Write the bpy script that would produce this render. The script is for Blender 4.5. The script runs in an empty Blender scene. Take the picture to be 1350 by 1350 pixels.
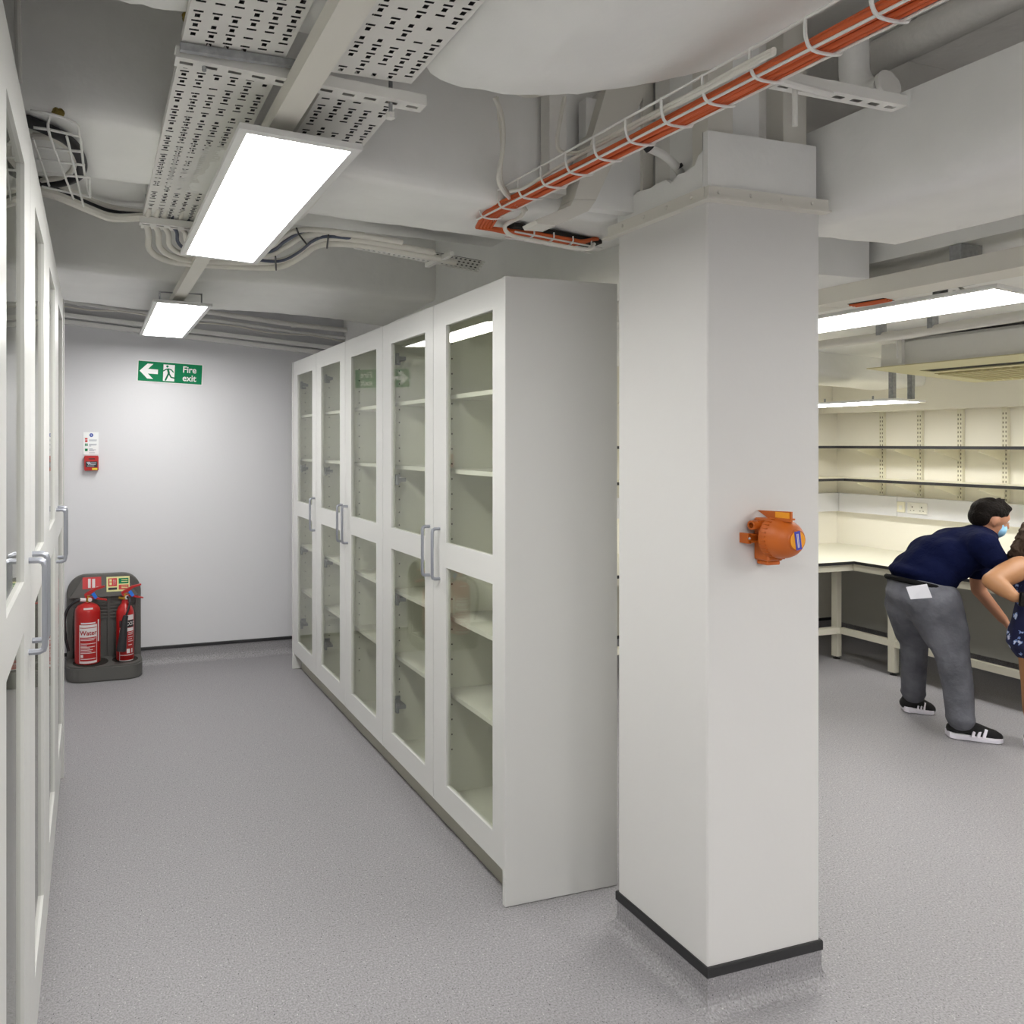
import bpy, bmesh, math, random
from mathutils import Vector, Matrix
random.seed(7)
S = bpy.context.scene
COL = S.collection

# ------------------------------------------------------------------ camera
YAW = 0.2956
cd = bpy.data.cameras.new('camera')
cam = bpy.data.objects.new('camera', cd)
COL.objects.link(cam)
cam.location = (0, 0, 1.62)
cam.rotation_euler = (math.pi / 2, 0, -YAW)
cd.sensor_width = 36
cd.lens = 1000 / 1350 * 36
cd.shift_x = (675 - 426) / 1350
cd.shift_y = (585 - 675) / 1350
cd.clip_start = 0.02
S.camera = cam

# ------------------------------------------------------------------ world, exposure
W = bpy.data.worlds.new('world')
S.world = W
W.use_nodes = True
W.node_tree.nodes['Background'].inputs[0].default_value = (0.9, 0.95, 1, 1)
W.node_tree.nodes['Background'].inputs[1].default_value = 0.0
S.view_settings.view_transform = 'Standard'
S.view_settings.look = 'None'
S.view_settings.gamma = 1
S.view_settings.use_curve_mapping = False
S.view_settings.exposure = 0.0
LAMP = 26.5          # radiance of the ceiling light diffusers
LAMP_COLOUR = (1.0, 0.985, 0.955)


# ------------------------------------------------------------------ helpers
def lin(h):
    out = []
    for i in (0, 2, 4):
        c = int(h[i:i + 2], 16) / 255
        out.append(c / 12.92 if c <= 0.04045 else ((c + 0.055) / 1.055) ** 2.4)
    return (*out, 1)


def mat(name, col, rough=0.6, metal=0.0, bump=0.0, bscale=40.0, vary=0.0, vscale=6.0, spec=0.5, coords='Object'):
    m = bpy.data.materials.new(name)
    m.use_nodes = True
    nt = m.node_tree
    b = nt.nodes['Principled BSDF']
    b.inputs['Base Color'].default_value = lin(col)
    b.inputs['Roughness'].default_value = rough
    b.inputs['Metallic'].default_value = metal
    b.inputs['Specular IOR Level'].default_value = spec
    tc = nt.nodes.new('ShaderNodeTexCoord')
    if bump:
        n = nt.nodes.new('ShaderNodeTexNoise')
        n.inputs['Scale'].default_value = bscale
        n.inputs['Detail'].default_value = 5
        nt.links.new(tc.outputs[coords], n.inputs['Vector'])
        bp = nt.nodes.new('ShaderNodeBump')
        bp.inputs['Strength'].default_value = bump
        bp.inputs['Distance'].default_value = 0.02
        nt.links.new(n.outputs['Fac'], bp.inputs['Height'])
        nt.links.new(bp.outputs['Normal'], b.inputs['Normal'])
    if vary:
        n = nt.nodes.new('ShaderNodeTexNoise')
        n.inputs['Scale'].default_value = vscale
        n.inputs['Detail'].default_value = 6
        nt.links.new(tc.outputs[coords], n.inputs['Vector'])
        r = nt.nodes.new('ShaderNodeValToRGB')
        c = lin(col)
        r.color_ramp.elements[0].position = 0.3
        r.color_ramp.elements[1].position = 0.7
        r.color_ramp.elements[0].color = (*[x * (1 - vary) for x in c[:3]], 1)
        r.color_ramp.elements[1].color = (*[min(1, x * (1 + vary * 0.6)) for x in c[:3]], 1)
        nt.links.new(n.outputs['Fac'], r.inputs['Fac'])
        nt.links.new(r.outputs['Color'], b.inputs['Base Color'])
    return m


def emit(name, col, strength):
    m = bpy.data.materials.new(name)
    m.use_nodes = True
    nt = m.node_tree
    nt.nodes.clear()
    o = nt.nodes.new('ShaderNodeOutputMaterial')
    e = nt.nodes.new('ShaderNodeEmission')
    e.inputs[0].default_value = (*col, 1)
    e.inputs[1].default_value = strength
    nt.links.new(e.outputs[0], o.inputs[0])
    return m


def glass(name, tint, rough=0.0):
    m = bpy.data.materials.new(name)
    m.use_nodes = True
    nt = m.node_tree
    nt.nodes.clear()
    o = nt.nodes.new('ShaderNodeOutputMaterial')
    mix = nt.nodes.new('ShaderNodeMixShader')
    t = nt.nodes.new('ShaderNodeBsdfTransparent')
    t.inputs[0].default_value = (*tint, 1)
    g = nt.nodes.new('ShaderNodeBsdfGlossy')
    g.inputs['Roughness'].default_value = rough
    lw = nt.nodes.new('ShaderNodeLayerWeight')
    lw.inputs[0].default_value = 0.5
    p = nt.nodes.new('ShaderNodeMath')
    p.operation = 'POWER'
    p.inputs[1].default_value = 5
    mu = nt.nodes.new('ShaderNodeMath')
    mu.operation = 'MULTIPLY_ADD'
    mu.inputs[1].default_value = 0.96
    mu.inputs[2].default_value = 0.04
    nt.links.new(lw.outputs['Facing'], p.inputs[0])
    nt.links.new(p.outputs[0], mu.inputs[0])
    nt.links.new(mu.outputs[0], mix.inputs[0])
    nt.links.new(t.outputs[0], mix.inputs[1])
    nt.links.new(g.outputs[0], mix.inputs[2])
    nt.links.new(mix.outputs[0], o.inputs[0])
    return m


def floor_mat():
    m = bpy.data.materials.new('speckled_vinyl')
    m.use_nodes = True
    nt = m.node_tree
    b = nt.nodes['Principled BSDF']
    b.inputs['Roughness'].default_value = 0.5
    b.inputs['Specular IOR Level'].default_value = 0.35
    tc = nt.nodes.new('ShaderNodeTexCoord')
    base = nt.nodes.new('ShaderNodeTexNoise')
    base.inputs['Scale'].default_value = 170
    base.inputs['Detail'].default_value = 3
    r0 = nt.nodes.new('ShaderNodeValToRGB')
    r0.color_ramp.elements[0].position = 0.33
    r0.color_ramp.elements[1].position = 0.67
    r0.color_ramp.elements[0].color = lin('838183')
    r0.color_ramp.elements[1].color = lin('a5a3a6')
    nt.links.new(tc.outputs['Object'], base.inputs['Vector'])
    nt.links.new(base.outputs['Fac'], r0.inputs['Fac'])
    last = r0.outputs['Color']
    for sc, th, colr in ((110, 0.17, '5c5b5e'), (75, 0.13, 'c4c2c2'), (48, 0.085, '3c3b40')):
        v = nt.nodes.new('ShaderNodeTexVoronoi')
        v.inputs['Scale'].default_value = sc
        nt.links.new(tc.outputs['Object'], v.inputs['Vector'])
        r = nt.nodes.new('ShaderNodeValToRGB')
        r.color_ramp.interpolation = 'CONSTANT'
        r.color_ramp.elements[0].color = (1, 1, 1, 1)
        r.color_ramp.elements[1].position = th
        r.color_ramp.elements[1].color = (0, 0, 0, 1)
        nt.links.new(v.outputs['Distance'], r.inputs['Fac'])
        # only some of the cells carry a chip
        s = nt.nodes.new('ShaderNodeSeparateColor')
        nt.links.new(v.outputs['Color'], s.inputs[0])
        g = nt.nodes.new('ShaderNodeMath')
        g.operation = 'GREATER_THAN'
        g.inputs[1].default_value = 0.55
        nt.links.new(s.outputs[0], g.inputs[0])
        mu = nt.nodes.new('ShaderNodeMath')
        mu.operation = 'MULTIPLY'
        nt.links.new(r.outputs['Color'], mu.inputs[0])
        nt.links.new(g.outputs[0], mu.inputs[1])
        mx = nt.nodes.new('ShaderNodeMixRGB')
        mx.inputs[2].default_value = lin(colr)
        nt.links.new(mu.outputs[0], mx.inputs[0])
        nt.links.new(last, mx.inputs[1])
        last = mx.outputs[0]
    nt.links.new(last, b.inputs['Base Color'])
    return m


M = dict(
    wall=mat('wall_paint', 'd9d9dc', 0.55, bump=0.03, bscale=60),
    cream_wall=mat('cream_wall_paint', 'f0ecdf', 0.6, bump=0.03, bscale=60),
    column=mat('column_paint', 'dcdbd9', 0.5, bump=0.02, bscale=50),
    plaster=mat('painted_plaster', 'f3f3f0', 0.7, bump=0.4, bscale=5.5, vary=0.035, vscale=5),
    plaster_d=mat('painted_concrete', 'ebe9e4', 0.75, bump=0.5, bscale=9, vary=0.07, vscale=4),
    cream=mat('cream_paint', 'e4e1d8', 0.55),
    lam=mat('white_laminate', 'd5d5d2', 0.35),
    lam_in=mat('laminate_inside', 'ecece2', 0.45),
    edge=mat('laminate_edge', 'e6e5df', 0.35),
    plinth=mat('plinth_laminate', 'b7b5a6', 0.5),
    glass=glass('tinted_pane', (0.955, 0.965, 0.925)),
    chrome=mat('satin_metal', '9b9ea6', 0.3, 0.85),
    alu=mat('handle_metal', 'a4a7b0', 0.35, 0.7),
    black=mat('black_trim', '262628', 0.45),
    frame=mat('lamp_frame_white', 'e4e4e2', 0.4),
    steel=mat('galvanised_steel', 'a6a8aa', 0.45, 0.3, vary=0.2, vscale=60),
    wpaint=mat('white_painted_metal', 'e6e5e0', 0.5, bump=0.1, bscale=30),
    wire=mat('white_wire', 'e8e8e4', 0.45),
    wcable=mat('painted_cable', 'e2dfd6', 0.5),
    orange_cable=mat('orange_cable', 'd4602c', 0.5),
    bluecable=mat('blue_grey_cable', '4d5468', 0.5),
    blackcable=mat('black_cable', '1d1c20', 0.5),
    foam=mat('expanding_foam', '8f7c3c', 0.9, bump=0.8, bscale=60),
    hole=mat('void_shade', '26241f', 0.9),  # flat near-black, shade inside holes and slots put into the colour
    led=emit('lamp_diffuser', LAMP_COLOUR, LAMP),
    floor=floor_mat(),
)


class MB:
    """collects shapes into one bmesh and links them as one object"""

    def __init__(s):
        s.bm = bmesh.new()

    def box(s, x0, x1, y0, y1, z0, z1, mtx=None):
        vs = [s.bm.verts.new((x, y, z)) for x in (x0, x1) for y in (y0, y1) for z in (z0, z1)]
        if mtx:
            for v in vs:
                v.co = mtx @ v.co
        a = vs
        for q in ((0, 1, 3, 2), (4, 6, 7, 5), (0, 4, 5, 1), (2, 3, 7, 6), (0, 2, 6, 4), (1, 5, 7, 3)):
            s.bm.faces.new([a[i] for i in q])
        return s

    def hexa(s, pts):
        """eight corners: bottom four in order, then top four above them"""
        v = [s.bm.verts.new(p) for p in pts]
        for q in ((3, 2, 1, 0), (4, 5, 6, 7), (0, 1, 5, 4), (1, 2, 6, 5), (2, 3, 7, 6), (3, 0, 4, 7)):
            s.bm.faces.new([v[i] for i in q])
        return s

    def quad(s, *pts):
        s.bm.faces.new([s.bm.verts.new(p) for p in pts])
        return s

    def prism(s, poly, vec, mtx=None):
        vec = Vector(vec)
        a = [s.bm.verts.new(p) for p in poly]
        b = [s.bm.verts.new(Vector(p) + vec) for p in poly]
        n = len(a)
        s.bm.faces.new(a[::-1])
        s.bm.faces.new(b)
        for i in range(n):
            s.bm.faces.new((a[i], a[(i + 1) % n], b[(i + 1) % n], b[i]))
        if mtx:
            for v in a + b:
                v.co = mtx @ v.co
        return s

    def tube(s, pts, r, seg=8, square=False, caps=True):
        pts = [Vector(p) for p in pts]
        n = len(pts)
        rad = r if isinstance(r, (list, tuple)) else [r] * n
        t0 = (pts[1] - pts[0]).normalized()
        up = Vector((0, 0, 1)) if abs(t0.z) < 0.9 else Vector((0, 1, 0))
        a = t0.cross(up).normalized()
        rings = []
        for i, p in enumerate(pts):
            if i == 0:
                t = pts[1] - p
            elif i == n - 1:
                t = p - pts[i - 1]
            else:
                t = (pts[i + 1] - p).normalized() + (p - pts[i - 1]).normalized()
            t.normalize()
            a = (a - t * a.dot(t))
            if a.length < 1e-5:
                a = t.orthogonal()
            a.normalize()
            b = t.cross(a)
            k = 1.0
            if 0 < i < n - 1:
                c = (pts[i + 1] - p).normalized().dot((p - pts[i - 1]).normalized())
                k = min(1.6, 1 / max(0.35, math.sqrt(max(0.01, (1 + c) / 2))))
            ring = []
            for j in range(seg):
                w = 2 * math.pi * (j + (0.5 if square else 0)) / seg
                rr = rad[i] * k
                ring.append(s.bm.verts.new(p + a * (rr * math.cos(w)) + b * (rr * math.sin(w))))
            rings.append(ring)
        for i in range(n - 1):
            for j in range(seg):
                s.bm.faces.new((rings[i][j], rings[i][(j + 1) % seg], rings[i + 1][(j + 1) % seg], rings[i + 1][j]))
        if caps:
            s.bm.faces.new(rings[0][::-1])
            s.bm.faces.new(rings[-1])
        return s

    def lathe(s, prof, seg=24, mtx=None):
        """profile of (radius, z)"""
        rings = []
        for r, z in prof:
            if r < 1e-6:
                rings.append([s.bm.verts.new((0, 0, z))])
            else:
                rings.append([s.bm.verts.new((r * math.cos(2 * math.pi * j / seg), r * math.sin(2 * math.pi * j / seg), z)) for j in range(seg)])
        for a, b in zip(rings, rings[1:]):
            for j in range(seg):
                k = (j + 1) % seg
                if len(a) == 1 and len(b) == 1:
                    continue
                if len(a) == 1:
                    s.bm.faces.new((a[0], b[k], b[j]))
                elif len(b) == 1:
                    s.bm.faces.new((a[j], a[k], b[0]))
                else:
                    s.bm.faces.new((a[j], a[k], b[k], b[j]))
        if mtx:
            for ring in rings:
                for v in ring:
                    v.co = mtx @ v.co
        return s

    def ball(s, c, rx, ry=None, rz=None, mtx=None, seg=16, rings=10):
        ry = ry or rx
        rz = rz or rx
        c = Vector(c)
        prev = None
        m = mtx or Matrix.Identity(3)
        rows = []
        for i in range(rings + 1):
            th = math.pi * i / rings
            if i in (0, rings):
                rows.append([s.bm.verts.new(c + m @ Vector((0, 0, rz * math.cos(th))))])
            else:
                rows.append([s.bm.verts.new(c + m @ Vector((rx * math.sin(th) * math.cos(2 * math.pi * j / seg), ry * math.sin(th) * math.sin(2 * math.pi * j / seg), rz * math.cos(th)))) for j in range(seg)])
        for a, b in zip(rows, rows[1:]):
            for j in range(seg):
                k = (j + 1) % seg
                if len(a) == 1:
                    s.bm.faces.new((a[0], b[j], b[k]))
                elif len(b) == 1:
                    s.bm.faces.new((a[j], b[0], a[k]))
                else:
                    s.bm.faces.new((a[j], b[j], b[k], a[k]))
        return s

    def cap(s, p0, r0, p1, r1, seg=14):
        """tapered capsule"""
        p0, p1 = Vector(p0), Vector(p1)
        s.tube([p0, p1], [r0, r1], seg)
        s.ball(p0, r0, seg=seg, rings=8)
        s.ball(p1, r1, seg=seg, rings=8)
        return s

    def bevel(s, w, seg=1):
        bmesh.ops.recalc_face_normals(s.bm, faces=s.bm.faces)
        es = [e for e in s.bm.edges if len(e.link_faces) == 2 and e.calc_face_angle(0) > 0.6]
        bmesh.ops.bevel(s.bm, geom=es, offset=w, segments=seg, affect='EDGES', clamp_overlap=True)
        return s

    def build(s, name, m, parent=None, smooth=False, recalc=True):
        if recalc:
            bmesh.ops.recalc_face_normals(s.bm, faces=s.bm.faces)
        me = bpy.data.meshes.new(name)
        s.bm.to_mesh(me)
        s.bm.free()
        me.materials.append(m)
        if smooth:
            for p in me.polygons:
                p.use_smooth = True
            if smooth != 'all':
                me.set_sharp_from_angle(angle=math.radians(40))
        o = bpy.data.objects.new(name, me)
        COL.objects.link(o)
        if parent:
            o.parent = parent
            o.matrix_parent_inverse = Matrix.Translation(-world_loc(parent))
        return o


def world_loc(o):
    return Vector(o.location)


def thing(name, label, cat, loc=(0, 0, 0), group=None, kind=None):
    o = bpy.data.objects.new(name, None)
    o.empty_display_size = 0.05
    COL.objects.link(o)
    o.location = loc
    tag(o, label, cat, group, kind)
    return o


def tag(o, label=None, cat=None, group=None, kind=None):
    if label:
        o['label'] = label
    if cat:
        o['category'] = cat
    if group:
        o['group'] = group
    if kind:
        o['kind'] = kind
    return o


def struct(name, mb, m, parent=None, smooth=False):
    o = mb.build(name, m, parent, smooth)
    if not parent:
        o['kind'] = 'structure'
    return o


def shift(o, v):
    o.location = Vector(o.location) + Vector(v)


def copy_thing(o, d, label=None, parent=None):
    """copy of a thing, its parts and sub-parts; d moves the copy"""
    c = o.copy()
    COL.objects.link(c)
    if parent:
        c.parent = parent
        c.matrix_parent_inverse = o.matrix_parent_inverse.copy()
    for ch in [x for x in bpy.data.objects if x.parent == o]:
        copy_thing(ch, (0, 0, 0), None, c)
    if not parent:
        shift(c, d)
    if label:
        c['label'] = label
    return c


def text_mesh(body, size, align='CENTER', bold=0.0, extrude=0.0):
    """lettering as a list of (verts, faces) in its own XY plane"""
    cu = bpy.data.curves.new('lettering', 'FONT')
    cu.body = body
    cu.size = size
    cu.align_x = align
    cu.align_y = 'CENTER'
    cu.offset = bold
    cu.resolution_u = 3
    cu.extrude = extrude
    o = bpy.data.objects.new('lettering', cu)
    COL.objects.link(o)
    dg = bpy.context.evaluated_depsgraph_get()
    me = bpy.data.meshes.new_from_object(o.evaluated_get(dg))
    vs = [v.co.copy() for v in me.vertices]
    fs = [tuple(p.vertices) for p in me.polygons]
    bpy.data.objects.remove(o)
    bpy.data.curves.remove(cu)
    bpy.data.meshes.remove(me)
    return vs, fs


def add_mesh(mb, vf, fn):
    vs, fs = vf
    nv = [mb.bm.verts.new(fn(v)) for v in vs]
    for f in fs:
        try:
            mb.bm.faces.new([nv[i] for i in f])
        except ValueError:
            pass
    return mb



# ================================================================== room shell
BY = 5.70           # wall with the exit sign
RX = 6.15           # wall with the shelves
RY = 4.97           # short wall at the end of the bench room
struct('floor', MB().box(-0.7, 6.3, -3.2, 5.85, -0.1, 0), M['floor'])
struct('ceiling', MB().box(-0.7, 6.3, -3.2, 5.85, 2.95, 3.05), M['plaster_d'])
struct('wall_back', MB().box(-0.7, 2.35, BY, BY + 0.12, 0, 2.95), M['wall'])
struct('wall_left', MB().box(-0.72, -0.60, -3.2, BY, 0, 2.95), M['wall'])
struct('wall_front', MB().box(-0.7, 6.3, -3.2, -3.08, 0, 2.95), M['wall'])
struct('wall_right', MB().box(RX, RX + 0.12, -3.08, RY, 0, 2.95), M['cream_wall'])
struct('wall_far', MB().box(2.35, RX, RY, RY + 0.12, 0, 2.95), M['cream_wall'])
struct('wall_side', MB().box(2.27, 2.35, RY, BY, 0, 2.95), M['wall'])


def cove(mb, path, h=0.115, out=0.006, foot=0.042, closed=False):
    """coved vinyl skirting along a floor path; the wall is on the left of the path"""
    prof = [(0.0, h), (out * 0.6, h), (out * 0.6, foot)]
    for k in range(1, 6):
        a = k / 5 * math.pi / 2
        prof.append((out * 0.6 + foot * (1 - math.cos(a)), foot * (1 - math.sin(a)) + 0.0002))
    n = len(path)
    rows = []
    for i, p in enumerate(path):
        p = Vector((*p, 0))
        d0 = (p - Vector((*path[i - 1], 0))).normalized() if i > 0 or closed else None
        d1 = (Vector((*path[(i + 1) % n], 0)) - p).normalized() if i < n - 1 or closed else None
        d0 = d0 or d1
        d1 = d1 or d0
        n0 = Vector((d0.y, -d0.x, 0))
        n1 = Vector((d1.y, -d1.x, 0))
        m = (n0 + n1)
        m = m / max(0.3, m.length_squared) * 2
        rows.append([mb.bm.verts.new(p + m * a + Vector((0, 0, z))) for a, z in prof])
    for i in range(n if closed else n - 1):
        a, b = rows[i], rows[(i + 1) % n]
        for k in range(len(prof) - 1):
            mb.bm.faces.new((a[k], b[k], b[k + 1], a[k + 1]))
    return mb


def strip(mb, path, z0, z1, out=0.012, closed=False):
    n = len(path)
    rows = []
    for i, p in enumerate(path):
        p = Vector((*p, 0))
        d0 = (p - Vector((*path[i - 1], 0))).normalized() if i > 0 or closed else None
        d1 = (Vector((*path[(i + 1) % n], 0)) - p).normalized() if i < n - 1 or closed else None
        d0 = d0 or d1
        d1 = d1 or d0
        m = Vector((d0.y, -d0.x, 0)) + Vector((d1.y, -d1.x, 0))
        m = m / max(0.3, m.length_squared) * 2
        rows.append([mb.bm.verts.new(p + m * a + Vector((0, 0, z))) for a, z in ((0, z0), (out, z0), (out, z1 - 0.004), (out - 0.002, z1), (0, z1))])
    for i in range(n if closed else n - 1):
        a, b = rows[i], rows[(i + 1) % n]
        for k in range(4):
            mb.bm.faces.new((a[k], b[k], b[k + 1], a[k + 1]))
    return mb


# wall_back skirting, with its black capping strip
struct('baseboard_back', cove(MB(), [(-0.6, BY), (2.27, BY)], 0.113, 0.01, 0.05), M['floor'])
struct('trim_1', strip(MB(), [(-0.6, BY), (2.27, BY)], 0.108, 0.13, 0.012), M['black'])
# bench room skirting
struct('baseboard_right', cove(MB(), [(2.4, RY), (RX, RY), (RX, -3.0)], 0.113, 0.01, 0.05), M['floor'])
struct('trim_2', strip(MB(), [(2.4, RY), (RX, RY), (RX, -3.0)], 0.108, 0.13, 0.012), M['black'])

# ================================================================== column
CX0, CX1, CY0, CY1 = 1.686, 2.104, 1.757, 2.142
col = thing('column', 'white square column with an orange alarm on one face', None, (1.895, 1.95, 0), kind='structure')
MB().box(CX0, CX1, CY0, CY1, 0, 2.318).bevel(0.004).build('shaft', M['column'], col)
loop = [(CX0, CY1), (CX1, CY1), (CX1, CY0), (CX0, CY0)]
cove(MB(), loop[::-1][1:] + [loop[::-1][0]], 0.1, 0.006, 0.045, True).build('skirting', M['floor'], col)
strip(MB(), loop[::-1][1:] + [loop[::-1][0]], 0.093, 0.122, 0.0065, True).build('capping_strip', M['black'], col)
# upper collar: plain board on the broad face, broken board on the narrow one
MB().box(CX0 - 0.005, CX1 - 0.02, CY0 - 0.006, CY0 + 0.012, 2.318, 2.515).build('collar_board', M['plaster'], col)
jag = [p[1:] for p in ((1.68, 1.756, 2.516), (1.68, 1.762, 2.462), (1.68, 1.785, 2.455), (1.68, 1.799, 2.431), (1.68, 1.837, 2.424), (1.68, 1.865, 2.427), (1.68, 1.896, 2.41), (1.68, 1.915, 2.428), (1.68, 1.954, 2.429), (1.68, 1.981, 2.424),
       (1.68, 2.043, 2.431), (1.68, 2.061, 2.425), (1.68, 2.102, 2.422), (1.68, 2.113, 2.501), (1.68, 2.132, 2.502))] + [(CY1, 2.318), (CY0 + 0.0125, 2.318)]
jag = [(max(y, CY0 + 0.0125), z) for y, z in jag]
MB().prism([(CX0 - 0.006, y, z) for y, z in jag], (0.014, 0, 0)).build('collar_board', M['plaster'], col)
# angle rail at the foot of the collar
am = MB()
am.box(CX0 - 0.016, CX1 + 0.012, CY0 - 0.02, CY0 - 0.006, 2.318, 2.352)
am.box(CX0 - 0.03, CX1 + 0.012, CY0 - 0.03, CY0, 2.312, 2.318)
am.build('angle_rail', M['cream'], col)
am = MB()
am.box(CX0 - 0.02, CX0 - 0.006, CY0 - 0.006, CY1 + 0.03, 2.318, 2.352)
am.box(CX0 - 0.03, CX0, CY0, CY1 + 0.05, 2.312, 2.318)
am.build('angle_rail', M['cream'], col)
for k in range(4):
    y = CY0 + 0.04 + k * 0.1
    MB().lathe([(0, 0.004), (0.005, 0.003), (0.006, 0)], 10, Matrix.Translation((CX0 - 0.02, y, 2.336)) @ Matrix.Rotation(-math.pi / 2, 4, 'Y')).build('screw', M['cream'], col)
    x = CX0 + 0.02 + k * 0.115
    MB().lathe([(0, 0.004), (0.005, 0.003), (0.006, 0)], 10, Matrix.Translation((x, CY0 - 0.02, 2.336)) @ Matrix.Rotation(math.pi / 2, 4, 'X')).build('screw', M['cream'], col)
# the cased steel section that carries on up to the slab
for x0, x1, y0, y1, mm in ((CX0 + 0.03, CX0 + 0.12, CY0 + 0.03, CY0 + 0.05, 'cream'), (CX0 + 0.12, CX0 + 0.24, CY0 + 0.05, CY0 + 0.07, 'plaster'),
                           (CX0 + 0.24, CX0 + 0.30, CY0 + 0.08, CY0 + 0.10, 'plaster_d'), (CX0 + 0.30, CX0 + 0.39, CY0 + 0.02, CY0 + 0.09, 'cream')):
    MB().box(x0, x1, y0, y1, 2.318, 2.95).build('casing_board', M[mm], col)
for x0, x1, y0, y1, mm in ((CX0 + 0.03, CX0 + 0.05, CY0 + 0.05, CY0 + 0.09, 'cream'), (CX0 + 0.045, CX0 + 0.06, CY0 + 0.09, CY0 + 0.2, 'plaster'),
                           (CX0 + 0.05, CX0 + 0.07, CY0 + 0.2, CY0 + 0.27, 'plaster_d'), (CX0 + 0.02, CX0 + 0.06, CY0 + 0.29, CY0 + 0.345, 'cream')):
    MB().box(x0, x1, y0, y1, 2.318, 2.95).build('casing_board', M[mm], col)


# ================================================================== glazed cabinets
def pane_door(unit, xf, y0, y1, z0, z1, panes, face, stile_a, stile_b, handle_y, hz, hinge_y):
    """framed door in the plane x = xf; face is the direction it looks (+1 or -1); panes = [(z0, z1), ...]"""
    t = 0.02 * face
    xa, xb = sorted((xf, xf - t))
    fr = MB()
    a, b = y0 + stile_a, y1 - stile_b
    e = 0.0015
    zs = [z0] + [z for p in panes for z in p] + [z1]
    ya, yb = y0 + e, y1 - e
    # front and back sheets of the frame plus all reveals, as boxes that share no faces
    fr.box(xa, xb, ya, a, z0, z1)
    fr.box(xa, xb, b, yb, z0, z1)
    for i in range(0, len(zs), 2):
        fr.box(xa, xb, a, b, zs[i], zs[i + 1])
    bmesh.ops.remove_doubles(fr.bm, verts=fr.bm.verts, dist=1e-5)
    d = fr.build('door', M['lam'], unit)
    for p0, p1 in panes:
        gx = xf - 0.010 * face
        MB().box(gx - 0.002, gx + 0.002, a - 0.004, b + 0.004, p0 - 0.004, p1 + 0.004).build('pane', M['glass'], d)
    # bar handle
    hx = xf + 0.034 * face
    pts = [(xf, handle_y, hz[1] - 0.006), (hx - 0.012 * face, handle_y, hz[1] - 0.006), (hx - 0.003 * face, handle_y, hz[1] - 0.010), (hx, handle_y, hz[1] - 0.02),
           (hx, handle_y, hz[0] + 0.02), (hx - 0.003 * face, handle_y, hz[0] + 0.010), (hx - 0.012 * face, handle_y, hz[0] + 0.006), (xf, handle_y, hz[0] + 0.006)]
    MB().tube(pts, 0.0068, 8).build('handle', M['alu'], d, smooth=True)
    # concealed hinges on the inside
    if hinge_y is not None:
        s = 1 if hinge_y == y0 else -1
        for hzz in (panes[0][0] + 0.12, panes[0][1] - 0.25, panes[1][0] + 0.23, panes[1][1] - 0.07):
            h = MB()
            h.box(*sorted((xf - 0.022 * face, xf - 0.034 * face)), *sorted((hinge_y + s * 0.098, hinge_y + s * 0.130)), hzz - 0.024, hzz + 0.024)
            h.box(*sorted((xf - 0.030 * face, xf - 0.075 * face)), *sorted((hinge_y + s * 0.018, hinge_y + s * 0.118)), hzz - 0.009, hzz + 0.009)
            h.box(*sorted((xf - 0.050 * face, xf - 0.085 * face)), *sorted((hinge_y + s * 0.012, hinge_y + s * 0.024)), hzz - 0.022, hzz + 0.022)
            h.build('hinge', M['chrome'], d)
    return d


def carcass(unit, xf, xback, y0, y1, z0, z1, face, divs, shelves, holes=True):
    t = 0.018
    xa = xf - 0.022 * face
    lo, hi = sorted((xa, xback))
    c = MB()
    c.box(lo, hi, y0, y0 + t, z0, z1)
    c.box(lo, hi, y1 - t, y1, z0, z1)
    c.box(lo, hi, y0 + t, y1 - t, z0, z0 + t)
    c.box(lo, hi, y0 + t, y1 - t, z1 - t, z1)
    bx = sorted((xback, xback + 0.008 * face))
    c.box(*bx, y0 + t, y1 - t, z0 + t, z1 - t)
    c.build('carcass', M['lam_in'], unit)
    lo2, hi2 = sorted((xa - 0.004 * face, xback + 0.008 * face))
    ys = [y0 + t] + [v for d in divs for v in (d - t / 2, d + t / 2)] + [y1 - t]
    for d in divs:
        MB().box(lo2, hi2, d - t / 2, d + t / 2, z0 + t, z1 - t).build('divider', M['lam_in'], unit)
    for i in range(0, len(ys), 2):
        for z in shelves:
            l3, h3 = sorted((xa - 0.03 * face, xback + 0.008 * face))
            MB().box(l3, h3, ys[i] + 0.001, ys[i + 1] - 0.001, z - 0.009, z + 0.009).build('shelf', M['edge'], unit)
    if holes:
        hm = MB()
        for yy, sg in [(ys[i + 1], -1) for i in range(0, len(ys), 2)]:
            for dx in (0.06, 0.36):
                z = z0 + 0.2
                while z < z1 - 0.12:
                    hm.lathe([(0, 0.0008), (0.0035, 0.0006), (0.0036, 0)], 8,
                             Matrix.Translation((xa - dx * face, yy, z)) @ Matrix.Rotation(math.pi / 2, 4, 'X'))
                    z += 0.064
        o = hm.build('shelf_pin_hole', M['hole'], unit)
        o['kind'] = 'stuff'
    pl = sorted((xf - 0.06 * face, xf - 0.078 * face))
    MB().box(*pl, y0, y1, 0.0, z0 - 0.001).build('plinth', M['plinth'], unit)


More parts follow.
